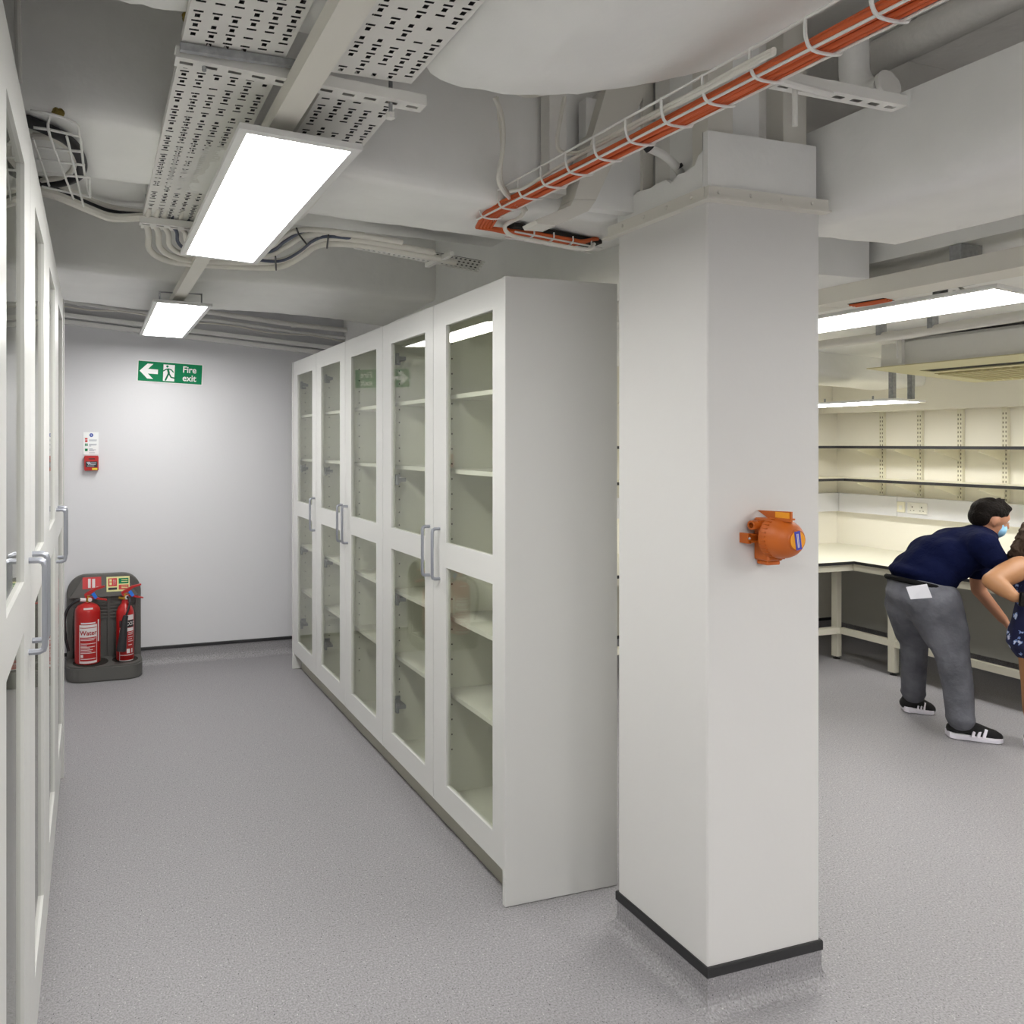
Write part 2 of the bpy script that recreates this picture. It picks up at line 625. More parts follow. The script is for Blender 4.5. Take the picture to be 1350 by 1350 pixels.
XC = 1.384
ZC0, ZC1 = 0.118, 2.204
PZ = [(0.222, 1.113), (1.215, 2.104)]
SHELVES = [0.57, 0.89, 1.505, 1.815]
HZ = (1.052, 1.272)
J = [2.365, 2.940, 3.527, 4.112, 4.697, 5.274]
g = 'white glazed cabinets in the row beside the column'
u1 = thing('glazed_cabinet', 'white two-door glazed cabinet with a plain end panel, next to the column', 'cabinet', (1.6, 2.9, 0), g)
u2 = thing('glazed_cabinet', 'middle white two-door glazed cabinet of the row beside the column', 'cabinet', (1.6, 4.1, 0), g)
u3 = thing('glazed_cabinet', 'narrow one-door white glazed cabinet at the end of the row near the exit sign', 'cabinet', (1.6, 5.0, 0), g)
XB = 1.83
carcass(u1, XC, XB, J[0], J[2], ZC0, ZC1, -1, [J[1]], SHELVES)
carcass(u2, XC, XB, J[2], J[4], ZC0, ZC1, -1, [J[3]], SHELVES)
carcass(u3, XC, XB, J[4], J[5], ZC0, ZC1, -1, [], SHELVES)
pane_door(u1, XC, J[0], J[1], ZC0, ZC1, PZ, -1, 0.078, 0.12, 2.88, HZ, None)
pane_door(u1, XC, J[1], J[2], ZC0, ZC1, PZ, -1, 0.085, 0.113, 2.978, HZ, J[2])
pane_door(u2, XC, J[2], J[3], ZC0, ZC1, PZ, -1, 0.09, 0.105, J[3] - 0.045, HZ, None)
pane_door(u2, XC, J[3], J[4], ZC0, ZC1, PZ, -1, 0.097, 0.108, J[3] + 0.045, HZ, J[4])
pane_door(u3, XC, J[4], J[5], ZC0, ZC1, PZ, -1, 0.095, 0.108, J[4] + 0.03, HZ, J[5])
MB().box(XC - 0.006, XB + 0.012, 2.346, 2.3645, 0.002, 2.206).bevel(0.0015).build('end_panel', M['lam'], u1)
MB().box(XC - 0.006, XB + 0.012, 5.2745, 5.293, 0.002, 2.206).bevel(0.0015).build('end_panel', M['lam'], u3)

# the row on the other side of the aisle
XL = -0.135
ZL0, ZL1 = 0.13, 2.319
PL = [(0.30, 1.228), (1.332, 2.205)]
HL = (1.15, 1.366)
JL = [0.53, 1.19, 1.85, 2.51, 3.20, 3.875]
g = 'white glazed cabinets against the opposite wall'
SL = [0.62, 0.93, 1.57, 1.88]
v0 = thing('glazed_cabinet', 'white glazed cabinet across the aisle, closest to the viewer', 'cabinet', (-0.35, 1.2, 0), g)
v1 = thing('glazed_cabinet', 'white glazed cabinet across the aisle, beside the fire extinguishers', 'cabinet', (-0.35, 3.2, 0), g)
carcass(v0, XL, -0.595, JL[0], JL[2], ZL0, ZL1, 1, [JL[1]], SL, False)
carcass(v1, XL, -0.595, JL[2], JL[5], ZL0, ZL1, 1, [JL[3], JL[4]], SL, False)
pane_door(v0, XL, JL[0], JL[1], ZL0, ZL1, PL, 1, 0.15, 0.155, JL[0] + 0.05, HL, JL[1])
pane_door(v0, XL, JL[1], JL[2], ZL0, ZL1, PL, 1, 0.155, 0.155, JL[2] - 0.045, HL, JL[1])
pane_door(v1, XL, JL[2], JL[3], ZL0, ZL1, PL, 1, 0.15, 0.15, JL[2] + 0.06, HL, JL[3])
pane_door(v1, XL, JL[3], JL[4], ZL0, ZL1, PL, 1, 0.15, 0.15, JL[4] - 0.04, HL, JL[3])
pane_door(v1, XL, JL[4], JL[5], ZL0, ZL1, PL, 1, 0.15, 0.09, JL[4] + 0.08, HL, JL[5])
MB().box(-0.595, XL + 0.004, 3.8755, 3.94, 0.002, 2.32).build('end_panel', M['lam'], v1)


# ================================================================== ceiling lights
def panel_light(label, x0, x1, y0, y1, zl, zr, h=0.014, hanger=None):
    """slim panel: tray with a rim, diffuser on its underside; zl / zr are the heights of its two long edges"""
    t = thing('panel_light', label, 'light', ((x0 + x1) / 2, (y0 + y1) / 2, (zl + zr) / 2), 'white ceiling panel lights')
    def z(x):
        return zl + (zr - zl) * (x - x0) / (x1 - x0)
    w = 0.022
    a, b, c, d = x0 + w, x1 - w, y0 + w, y1 - w
    f = MB()
    f.hexa([(p, q, z(p)) for p, q in ((x0, y0), (a, y0), (a, y1), (x0, y1))] + [(p, q, z(p) + h) for p, q in ((x0, y0), (a, y0), (a, y1), (x0, y1))])
    f.hexa([(p, q, z(p)) for p, q in ((b, y0), (x1, y0), (x1, y1), (b, y1))] + [(p, q, z(p) + h) for p, q in ((b, y0), (x1, y0), (x1, y1), (b, y1))])
    for q0, q1 in ((y0, c), (d, y1)):
        f.hexa([(p, q, z(p)) for p, q in ((a, q0), (b, q0), (b, q1), (a, q1))] + [(p, q, z(p) + h) for p, q in ((a, q0), (b, q0), (b, q1), (a, q1))])
    f.hexa([(p, q, z(p) + 0.008) for p, q in ((a, c), (b, c), (b, d), (a, d))] + [(p, q, z(p) + h) for p, q in ((a, c), (b, c), (b, d), (a, d))])
    f.build('frame', M['frame'], t)
    MB().hexa([(p, q, z(p) + 0.001) for p, q in ((a, c), (b, c), (b, d), (a, d))] + [(p, q, z(p) + 0.007) for p, q in ((a, c), (b, c), (b, d), (a, d))]).build('diffuser', M['led'], t)
    if not hanger:
        for yy in (y0 + 0.25, y1 - 0.25):
            MB().tube([((x0 + x1) / 2, yy, z((x0 + x1) / 2) + h), ((x0 + x1) / 2, yy, max(zl, zr) + 0.045)], 0.006, 8).build('stem', M['steel'], t)
    if hanger:
        for yy in (y0 + 0.12, y1 - 0.12):
            zt = max(zl, zr) + h
            MB().tube([(x0 + 0.04, yy, z(x0) + h), (x0 + 0.04, yy, zt + hanger), (x1 - 0.04, yy, zt + hanger), (x1 - 0.04, yy, z(x1) + h)], 0.004, 6).build('hanger', M['steel'], t)
    return t


panel_light('large bright panel light hung in front of the perforated trays', 0.323, 0.623, 1.72, 2.94, 2.344, 2.327)
panel_light('small bright panel light on a wire hanger, above the fire exit sign', 0.30, 0.60, 3.95, 5.2, 2.345, 2.335, hanger=0.06)
panel_light('panel light of the aisle row, beside the near cabinets', 0.32, 0.62, -0.5, 0.72, 2.344, 2.33)
panel_light('added unseen panel light that brightens the column and the cabinet end panel', 1.75, 2.05, -2.1, -0.9, 2.30, 2.30)  # added fill lamp out of view, lifts the column and end panel
panel_light('panel light of the aisle row, at the blank end wall', 0.32, 0.62, -2.7, -1.48, 2.344, 2.33)



# ================================================================== beams and soffits
def interp(pts, x):
    """smooth height and depth along a list of (x, y, z)"""
    if x <= pts[0][0]:
        return pts[0][1], pts[0][2]
    for a, b in zip(pts, pts[1:]):
        if x <= b[0]:
            t = (x - a[0]) / (b[0] - a[0])
            return a[1] + (b[1] - a[1]) * t, a[2] + (b[2] - a[2]) * t
    return pts[-1][1], pts[-1][2]


def beam(near, far, n=44, top=2.95, lip=0.03, rough=0.004, nm=14, seed=1):
    """downstand cast across the room: its near and far bottom edges given as (x, y, z), uneven like old concrete"""
    rnd = random.Random(seed)
    mb = MB()
    x0, x1 = near[0][0], near[-1][0]
    rows = []
    for i in range(n + 1):
        x = x0 + (x1 - x0) * i / n
        ya, za = interp(near, x)
        yb, zb = interp(far, x)
        ya += rnd.uniform(-rough, rough)
        yb += rnd.uniform(-rough, rough)
        row = [(x, ya, top), (x, ya, za + lip * 2), (x, ya + lip * 0.12, za + lip), (x, ya + lip * 0.5, za + lip * 0.3)]
        for k in range(nm + 1):
            t = k / nm
            y = ya + lip + (yb - ya - 2 * lip) * t
            row.append((x, y, za + (zb - za) * t + rnd.uniform(-rough, rough) * 0.45))
        row += [(x, yb - lip * 0.5, zb + lip * 0.3), (x, yb - lip * 0.12, zb + lip), (x, yb, zb + lip * 2), (x, yb, top)]
        rows.append([mb.bm.verts.new(p) for p in row])
    for a, b in zip(rows, rows[1:]):
        for k in range(len(a) - 1):
            mb.bm.faces.new((a[k], b[k], b[k + 1], a[k + 1]))
        mb.bm.faces.new((a[-1], b[-1], b[0], a[0]))
    mb.bm.faces.new(rows[0])
    mb.bm.faces.new(rows[-1][::-1])
    return mb


fa = [(-0.6, 1.55, 2.49), (-0.03, 1.55, 2.482), (0.189, 1.55, 2.481), (0.20, 1.56, 2.487), (0.45, 1.565, 2.487), (0.705, 1.565, 2.475), (0.725, 1.56, 2.432), (0.778, 1.54, 2.412), (0.881, 1.52, 2.398), (1.011, 1.538, 2.42), (1.126, 1.498, 2.43),
      (1.208, 1.445, 2.435), (1.27, 1.395, 2.44), (1.326, 1.345, 2.445), (1.335, 1.26, 2.45), (1.345, 1.1, 2.45), (1.35, 0.9, 2.45)]
na = [(-0.6, -0.6, 2.50), (0.705, -0.6, 2.49), (1.35, -0.6, 2.45)]
struct('ceiling_beam', beam(na, fa, 90, rough=0.003, nm=18, seed=3, lip=0.022), M['plaster'], smooth=True)
nb = [(-0.6, 2.1, 2.51), (-0.016, 2.1, 2.49), (0.162, 2.1, 2.469), (0.718, 2.1, 2.412), (0.96, 2.1, 2.394), (1.191, 2.1, 2.376), (1.895, 2.146, 2.36)]
fb = [(-0.6, 2.55, 2.48), (-0.008, 2.55, 2.466), (0.158, 2.55, 2.463), (0.699, 2.55, 2.416), (1.37, 2.55, 2.389), (1.895, 2.55, 2.372)]
struct('ceiling_beam', beam(nb, fb, 50, rough=0.004, seed=5), M['plaster'], smooth=True)
nc = [(-0.6, 4.0, 2.52), (-0.164, 4, 2.497), (0.263, 4, 2.467), (0.449, 4, 2.463), (0.659, 4, 2.488), (0.935, 4, 2.489), (1.236, 4, 2.474), (1.9, 4.0, 2.45)]
fc = [(-0.6, 4.85, 2.48), (-0.165, 4.85, 2.483), (0.319, 4.85, 2.448), (0.726, 4.85, 2.474), (1.033, 4.85, 2.475), (1.498, 4.85, 2.458), (1.9, 4.85, 2.42)]
struct('ceiling_beam', beam(nc, fc, 50, rough=0.005, seed=8), M['plaster'], smooth=True)
# shallow step behind the second beam, with a cable slot in it
struct('ceiling_beam', beam([(-0.6, 2.556, 2.56), (1.69, 2.556, 2.50)], [(-0.6, 3.02, 2.55), (1.69, 3.02, 2.49)], 20, seed=4, nm=4), M['plaster'], smooth=True)


def duct_beam(x0, x1, y0, y1, z0, z1, rough=0.006, seed=2, n=30, r=0.05, nx=8):
    """boarded and plastered beam running away from the viewer"""
    rnd = random.Random(seed)
    mb = MB()
    rows = []
    for i in range(n + 1):
        y = y0 + (y1 - y0) * i / n
        k = r
        row = [(x0, z1), (x0, z0 + 2 * k), (x0 + 0.1 * k, z0 + k), (x0 + 0.45 * k, z0 + 0.3 * k)]
        for j in range(nx + 1):
            row.append((x0 + k + (x1 - x0 - 2 * k) * j / nx, z0))
        row += [(x1 - 0.45 * k, z0 + 0.3 * k), (x1 - 0.1 * k, z0 + k), (x1, z0 + 2 * k), (x1, z1)]
        w = 0.010 * math.sin(i * 0.55 + seed)
        rows.append([mb.bm.verts.new((x + rnd.uniform(-rough, rough) * 0.5, y, z + (w if z < z1 - 0.01 else 0) + rnd.uniform(-rough, rough) * 0.5)) for x, z in row])
    for a, b in zip(rows, rows[1:]):
        for k in range(len(a)):
            q = (k + 1) % len(a)
            mb.bm.faces.new((a[k], b[k], b[q], a[q]))
    mb.bm.faces.new(rows[0])
    mb.bm.faces.new(rows[-1][::-1])
    return mb


struct('ceiling_beam', duct_beam(1.9, 2.3, 2.17, 5.69, 2.25, 2.949, 0.003, 5), M['plaster'], smooth=True)
struct('ceiling_beam', duct_beam(2.108, 2.72, -3.0, 1.93, 2.312, 2.575, 0.006, 2, r=0.07), M['plaster'], smooth=True)
# ledge along the top of the end wall
lm = MB()
a0, a1 = (-0.193, 5.69, 2.471), (1.572, 5.69, 2.328)
sl = (a1[2] - a0[2]) / (a1[0] - a0[0])
for dz, out in ((0, 0.03), (0.045, 0.05)):
    zl, zr = a0[2] + sl * (-0.6 - a0[0]) + dz, a0[2] + sl * (2.27 - a0[0]) + dz
    lm.hexa([(-0.6, BY - out, zl), (2.27, BY - out, zr), (2.27, BY, zr), (-0.6, BY, zl), (-0.6, BY - out, zl + 0.03), (2.27, BY - out, zr + 0.03), (2.27, BY, zr + 0.03), (-0.6, BY, zl + 0.03)])
struct('trim_3', lm, M['plaster'])
# pipes and a loose cable above that ledge
g = 'pipes above the ledge of the end wall'
for k, (dz, dy, r, mm) in enumerate(((0.15, 0.05, 0.013, 'plaster'), (0.20, 0.09, 0.018, 'plaster_d'))):
    pts = []
    for i in range(12):
        x = -0.6 + 2.85 * i / 11
        pts.append((x, BY - dy, a0[2] + sl * (x - a0[0]) + dz + 0.006 * math.sin(i * 1.3 + k)))
    pm = MB().tube(pts, r, 10)
    for i in (2, 5, 8):
        p = Vector(pts[i])
        pm.tube([p - Vector((0.02, 0, 0)), p + Vector((0.02, 0, 0))], r * 1.25, 10)
    tag(pm.build('pipe', M[mm], smooth=True), ('thin painted pipe above the ledge of the end wall', 'thicker painted pipe higher up behind the end beam')[k], 'pipe', g)
pts = []
for i in range(16):
    x = -0.55 + 2.7 * i / 15
    pts.append((x, BY - 0.08 - 0.02 * math.sin(i * 2.1), a0[2] + sl * (x - a0[0]) + 0.12 + 0.012 * math.sin(i * 1.7)))
tag(MB().tube(pts, 0.006, 6).build('cable', M['wcable'], smooth=True), 'loose pale cable sagging along the end wall ledge', 'cable')

# ================================================================== perforated trays, channels, trunking
def tray(label, x0, x1, spans, rows, group, seed):
    """perforated tray; each span is its own length of tray"""
    rnd = random.Random(seed)
    t = thing('cable_tray', label, 'cable tray', ((x0 + x1) / 2, 1.9, 2.44), group)
    pitch = (x1 - x0) / rows
    for (y0, y1, za, zb) in spans:
        mb = MB()
        def z(y):
            return za + (zb - za) * (y - y0) / (y1 - y0)
        def q(xa, xb, ya, yb):
            mb.quad((xa, ya, z(ya)), (xb, ya, z(ya)), (xb, yb, z(yb)), (xa, yb, z(yb)))
        n = int((y1 - y0) / 0.034)
        p = (y1 - y0) / n
        for r in range(rows):
            xa, xb = x0 + r * pitch, x0 + (r + 1) * pitch
            m = (xa + xb) / 2
            w1, w2 = 0.0098, 0.0052
            q(xa, m - w1, y0, y1)
            q(m + w1, xb, y0, y1)
            for i in range(n):
                ya = y0 + i * p
                # a cross slot, land, a square hole, land; a few are blocked with old paint
                d = 0.0062
                if rnd.random() < 0.12:
                    q(m - w1, m + w1, ya, ya + d)
                q(m - w1, m + w1, ya + d, ya + 0.0125)
                h0, h1 = ya + 0.0125, ya + 0.0245
                q(m - w1, m - w2, h0, h1)
                q(m + w2, m + w1, h0, h1)
                if rnd.random() < 0.25:
                    q(m - w2, m + w2, h0, h1)
                q(m - w1, m + w1, h1, ya + p)
        for x in (x0, x1):
            mb.quad((x, y0, z(y0)), (x, y1, z(y1)), (x, y1, z(y1) + 0.022), (x, y0, z(y0) + 0.022))
        mb.build('tray_length', M['wpaint'], t, recalc=False)
        # added dark tubes, laid in so the tray holes read black
        cm_ = MB()
        k = int((x1 - x0 - 0.01) / 0.017)
        for i in range(k):
            x = x0 + 0.012 + (x1 - x0 - 0.024) * i / (k - 1)
            h = 0.013
            cm_.tube([(x, y0, z(y0) + h), (x + rnd.uniform(-.003, .003), (y0 + y1) / 2, z((y0 + y1) / 2) + h), (x, y1, z(y1) + h)], 0.0092, 6)
        o = cm_.build('cables', M['blackcable'], t)
        o['kind'] = 'stuff'
    return t


tg = 'perforated cable trays under the ceiling'
t1 = tray('white perforated cable tray on the side of the glazed cabinets across the aisle', 0.178, 0.40,
          [(-0.6, 1.605, 2.455, 2.455), (1.665, 2.86, 2.448, 2.452), (2.865, 2.985, 2.448, 2.446)], 6, tg, 3)
t2 = tray('white perforated cable tray on the column side of the big panel light', 0.505, 0.70,
          [(-0.6, 1.605, 2.445, 2.445), (1.665, 2.55, 2.432, 2.40)], 5, tg, 9)

def channel(label, x0, x1, y, z0, z1, w=0.041, slots=True, group=None):
    """slotted strut channel; z0 / z1 are the underside heights of its two ends"""
    t = thing('support_channel', label, 'channel', ((x0 + x1) / 2, y, (z0 + z1) / 2), group)
    mb = MB()
    def z(x):
        return z0 + (z1 - z0) * (x - x0) / (x1 - x0)
    ya, yb = y - w / 2, y + w / 2
    h = 0.024
    n = max(1, int((x1 - x0) / 0.048))
    p = (x1 - x0) / n
    def q(xa, xb, y0, y1):
        mb.quad((xa, y0, z(xa)), (xb, y0, z(xb)), (xb, y1, z(xb)), (xa, y1, z(xa)))
    q(x0, x1, ya, y - 0.0055)
    q(x0, x1, y + 0.0055, yb)
    for i in range(n):
        a = x0 + i * p
        q(a, a + 0.01, y - 0.0055, y + 0.0055)
        q(a + 0.038, a + p, y - 0.0055, y + 0.0055)
    for yy in (ya, yb):
        mb.quad((x0, yy, z(x0)), (x1, yy, z(x1)), (x1, yy, z(x1) + h), (x0, yy, z(x0) + h))
    mb.quad((x0, ya, z(x0) + h), (x1, ya, z(x1) + h), (x1, yb, z(x1) + h), (x0, yb, z(x0) + h))
    mb.build('channel_body', M['wpaint'], t, recalc=False)
    return t


ch = channel('long white slotted channel carrying both trays, its end sticking out', 0.168, 0.742, 1.632, 2.432, 2.404)
MB().tube([(0.66, 1.632, 2.38), (0.66, 1.632, 2.95)], 0.005, 8).build('threaded_rod', M['steel'], ch)
MB().tube([(0.23, 1.632, 2.42), (0.23, 1.632, 2.95)], 0.005, 8).build('threaded_rod', M['steel'], ch)
MB().tube([(0.66, 1.632, 2.372), (0.66, 1.632, 2.384)], 0.011, 6).build('nut', M['wpaint'], ch)
# galvanised joint plate where the two tray lengths meet
tag(MB().box(0.175, 0.44, 1.588, 1.60, 2.436, 2.452).build('joint_plate', M['steel']), 'bare galvanised joint plate between two lengths of cable tray', 'plate')
ch2 = channel('short white channel under the far end of the trays', 0.165, 0.42, 2.85, 2.424, 2.418)
MB().tube([(0.19, 2.85, 2.44), (0.19, 2.85, 2.95)], 0.004, 6).build('threaded_rod', M['steel'], ch2)
MB().tube([(0.40, 2.85, 2.44), (0.40, 2.85, 2.95)], 0.004, 6).build('threaded_rod', M['steel'], ch2)
# trunking above the aisle lights
t = thing('lighting_trunking', 'long white square trunking running above the aisle panel lights', 'trunking', (0.43, 2.0, 2.4))
for y0, y1 in ((-3.07, 1.2), (1.2015, 3.3), (3.3015, 5.15)):
    m = MB().hexa([(0.408, y0, 2.383), (0.468, y0, 2.381), (0.468, y1, 2.381), (0.408, y1, 2.383), (0.408, y0, 2.425), (0.468, y0, 2.425), (0.468, y1, 2.425), (0.408, y1, 2.425)])
    m.build('trunking_length', M['cream'], t)
for y in (-1.5, 0.6, 2.2, 4.4):
    MB().tube([(0.438, y, 2.425), (0.438, y, 2.95)], 0.005, 6).build('threaded_rod', M['steel'], t)


# ================================================================== white pipes and cables that leave the tray and turn along the beam
def smooth_path(pts, n=6):
    """Catmull-Rom through the points"""
    P = [Vector(p) for p in pts]
    P = [P[0] * 2 - P[1]] + P + [P[-1] * 2 - P[-2]]
    out = []
    for i in range(1, len(P) - 2):
        a, b, c, d = P[i - 1:i + 3]
        for k in range(n):
            t = k / n
            out.append(0.5 * ((2 * b) + (c - a) * t + (2 * a - 5 * b + 4 * c - d) * t * t + (3 * b - a - 3 * c + d) * t ** 3))
    out.append(P[-2])
    return out


gw = 'painted cables leaving the end of the perforated tray'
runs = [
    ([(0.195, 2.75, 2.462), (0.195, 2.9, 2.452), (0.213, 3.052, 2.44), (0.222, 3.146, 2.41), (0.283, 3.255, 2.4), (0.402, 3.296, 2.395), (0.698, 3.279, 2.395), (0.8, 3.204, 2.395), (0.835, 3.02, 2.4), (0.848, 2.866, 2.4), (0.906, 2.813, 2.4), (1.07, 2.762, 2.385), (1.308, 2.789, 2.37), (1.427, 2.824, 2.365)], 0.013, 'wcable'),
    ([(0.225, 2.75, 2.462), (0.225, 2.9, 2.452), (0.248, 3.019, 2.44), (0.263, 3.129, 2.415), (0.326, 3.244, 2.41), (0.432, 3.274, 2.405), (0.718, 3.215, 2.405), (0.806, 3.098, 2.41), (0.829, 2.908, 2.415), (0.86, 2.785, 2.41), (0.967, 2.737, 2.4), (1.187, 2.738, 2.385), (1.3, 2.757, 2.38)], 0.012, 'wcable'),
    ([(0.255, 2.75, 2.462), (0.255, 2.9, 2.452), (0.285, 3.008, 2.44), (0.301, 3.113, 2.42), (0.359, 3.202, 2.415), (0.459, 3.238, 2.415), (0.701, 3.138, 2.415), (0.755, 2.986, 2.42), (0.778, 2.826, 2.42), (0.852, 2.759, 2.42), (0.958, 2.711, 2.41), (1.146, 2.716, 2.4)], 0.011, 'wcable'),
    ([(0.285, 2.75, 2.462), (0.285, 2.9, 2.452), (0.314, 2.977, 2.44), (0.33, 3.075, 2.425), (0.384, 3.175, 2.42), (0.472, 3.215, 2.42), (0.694, 3.107, 2.42), (0.734, 2.928, 2.425), (0.758, 2.785, 2.425), (0.795, 2.75, 2.43)], 0.007, 'bluecable'),
    ([(0.315, 2.75, 2.462), (0.315, 2.9, 2.452), (0.344, 2.967, 2.44), (0.361, 3.061, 2.43), (0.409, 3.15, 2.425), (0.513, 3.17, 2.425), (0.682, 3.054, 2.425), (0.717, 2.883, 2.43), (0.746, 2.786, 2.43), (0.815, 2.736, 2.425), (0.992, 2.72, 2.415)], 0.010, 'wcable'),
    ([(0.345, 2.75, 2.462), (0.345, 2.9, 2.452), (0.373, 2.959, 2.44), (0.387, 3.03, 2.43), (0.433, 3.097, 2.42), (0.538, 3.126, 2.41), (0.708, 3.168, 2.4), (0.779, 3.132, 2.4), (0.812, 2.984, 2.405), (0.825, 2.83, 2.41), (0.876, 2.739, 2.405), (1.128, 2.749, 2.395)], 0.006, 'bluecable')]
for k, (pts, r, mm) in enumerate(runs):
    o = MB().tube(smooth_path(pts, 5), r, 10).build('cable', M[mm], smooth=True)
    nth = ('first', 'second', 'third', 'fourth', 'fifth', 'sixth')[k]
    tag(o, ('thick white cable, %s of the six leaving the perforated tray end' if mm == 'wcable' else 'thin blue-grey cable, %s of the six leaving the perforated tray end') % nth, 'cable', gw)
ties = ([(0.77, 3.235, 2.38), (0.711, 3, 2.38)], [(0.717, 2.689, 2.41), (0.741, 2.747, 2.405), (0.802, 2.856, 2.4)], [(0.829, 2.655, 2.385), (0.878, 2.832, 2.385)])
for k, pts in enumerate(ties):
    tag(MB().tube(pts, 0.0035, 6).build('cable_tie', M['blackcable']), ('black tie round the painted cables, just under the corner of the big panel light', 'black tie hanging over the bend of the painted cables', 'black tie round the painted cables, next to the small perforated tray')[k], 'cable tie', 'black cable ties')
t3 = thing('cable_tray', 'small perforated tray running off above the tops of the row of cabinets', 'cable tray', (1.282, 2.804, 2.39))
mb = MB()
n0, n1, f0, f1 = [Vector(p) for p in ((0.98, 2.741, 2.405), (1.571, 2.832, 2.38), (1.007, 2.886, 2.405), (1.636, 3.017, 2.38))]
def tq(a, b, c, d):
    mb.quad(*[(n0 * (1 - u) + n1 * u) * (1 - v) + (f0 * (1 - u) + f1 * u) * v for u, v in ((a, c), (b, c), (b, d), (a, d))])
for r in range(4):
    v0, v1 = r / 4, (r + 1) / 4
    for i in range(26):
        a, b, c = i / 26, (i + 0.55) / 26, (i + 1) / 26
        tq(a, b, v0, v1)
        tq(b, c, v0, v0 + 0.07)
        tq(b, c, v1 - 0.07, v1)
mb.build('tray_length', M['wpaint'], t3, recalc=False)
def ti(u, v):
    return (n0 * (1 - u) + n1 * u) * (1 - v) + (f0 * (1 - u) + f1 * u) * v + Vector((0, 0, .003))
dm = MB().prism([ti(.03, .10), ti(.97, .10), ti(.97, .92), ti(.03, .92)], (0, 0, 0.004))  # added black sheet that darkens the slots of the small tray
dm.build('cables', M['blackcable'], t3)
MB().tube([(1.344, 2.918, 2.368), (1.36, 2.718, 2.372)], 0.013, 4, square=True).build('bracket', M['wpaint'], t3)
tag(MB().tube([(-0.181, 2.06, 2.761), (-0.177, 2.06, 2.535)], 0.008, 8).build('conduit', M['wpaint'], smooth=True), 'thin vertical conduit on the dark beam face above the cabinets', 'conduit')
# cable run coming from the tray to the wire basket in the corner
g = 'cables swinging from the tray to the corner basket'
for k, (dz, r, mm, lab) in enumerate(((0.0, 0.016, 'wcable', 'pale painted conduit swinging to the corner wire basket'), (0.028, 0.007, 'blackcable', 'thin black cable beside the pale conduit in the corner'),
                                      (0.045, 0.014, 'wcable', 'upper pale conduit above the black cable in the corner'))):
    pts = [(0.20, 2.845 + 0.01 * k, 2.452 + dz * 0.6), (0.077, 2.93, 2.462), (-0.004, 2.869, 2.465), (-0.08, 2.786, 2.468), (-0.152, 2.746, 2.475), (-0.35, 2.68, 2.48), (-0.595, 2.66, 2.485)]
    pts = [(x, y - 0.0 + 0.02 * k, z + (dz if i else 0)) for i, (x, y, z) in enumerate(pts)]
    tag(MB().tube(smooth_path(pts, 5), r, 8).build('cable', M[mm], smooth=True), lab, 'cable', g)


# ================================================================== wire baskets
def wire(t, pts, r=0.003, m='wire', seg=6):
    return MB().tube(pts, r, seg).build('wire', M[m], t, smooth=True)


# corner basket with a coil of black cable
bk = thing('wire_basket', 'white wire basket holding a black coil in the ceiling corner', 'basket', (-0.15, 2.2, 2.42))
zb = 2.44
def bp(u, v):
    return AT_POINTS[(u, v)]
AT_POINTS = {(40, 146): (-0.144, 1.973, 2.43), (66, 150): (-0.099, 1.977, 2.43), (100, 163): (-0.04, 2.043, 2.44), (105, 178): (-0.032, 2.116, 2.44), (44, 168): (-0.144, 2.074, 2.43), (66, 171): (-0.104, 2.077, 2.43), (85, 177): (-0.069, 2.096, 2.43),
             (106, 180): (-0.03, 2.126, 2.44), (43, 183): (-0.151, 2.152, 2.43), (65, 245): (-0.129, 2.53, 2.43), (66, 180): (-0.106, 2.123, 2.43), (97, 262): (-0.059, 2.639, 2.43), (88, 180): (-0.064, 2.11, 2.43), (110, 272): (-0.028, 2.714, 2.43),
             (45, 194): (-0.152, 2.212, 2.43), (108, 200): (-0.027, 2.208, 2.43), (48, 210): (-0.152, 2.304, 2.43), (112, 218): (-0.02, 2.313, 2.43), (50, 228): (-0.155, 2.419, 2.43), (118, 234): (-0.008, 2.415, 2.43),
             (55, 246): (-0.152, 2.544, 2.43), (119, 260): (-0.006, 2.607, 2.43), (107, 190): (-0.029, 2.179, 2.44), (112, 232): (-0.021, 2.435, 2.44)}
for ids in (((40, 146), (66, 150), (100, 163), (105, 178)), ((44, 168), (66, 171)), ((43, 183), (65, 245)), ((66, 150), (66, 180), (97, 262)), ((88, 180), (110, 272)), ((66, 171), (106, 180)),
            ((45, 194), (108, 200)), ((48, 210), (112, 218)), ((50, 228), (118, 234)), ((55, 246), (119, 260)), ((105, 178), (107, 190), (112, 232), (119, 260)), ((118, 234), (119, 260))):
    wire(bk, smooth_path([bp(*i) for i in ids], 5) if len(ids) > 2 else [bp(*i) for i in ids], 0.0036)
coil = [(-0.175, 2.146, 2.475), (-0.143, 2.166, 2.475), (-0.109, 2.185, 2.47), (-0.075, 2.217, 2.468), (-0.049, 2.276, 2.468), (-0.033, 2.361, 2.468), (-0.03, 2.451, 2.468), (-0.045, 2.525, 2.468), (-0.078, 2.585, 2.47), (-0.122, 2.635, 2.475), (-0.181, 2.646, 2.48)]
tag(MB().tube(smooth_path(coil, 6), 0.016, 10).build('cable_coil', M['blackcable'], smooth=True), 'thick black cable coiled in the corner wire basket', 'cable')
coil = [(-0.164, 2.244, 2.47), (-0.112, 2.239, 2.47), (-0.075, 2.284, 2.47), (-0.055, 2.361, 2.47), (-0.057, 2.465, 2.47), (-0.096, 2.561, 2.47), (-0.157, 2.623, 2.475)]
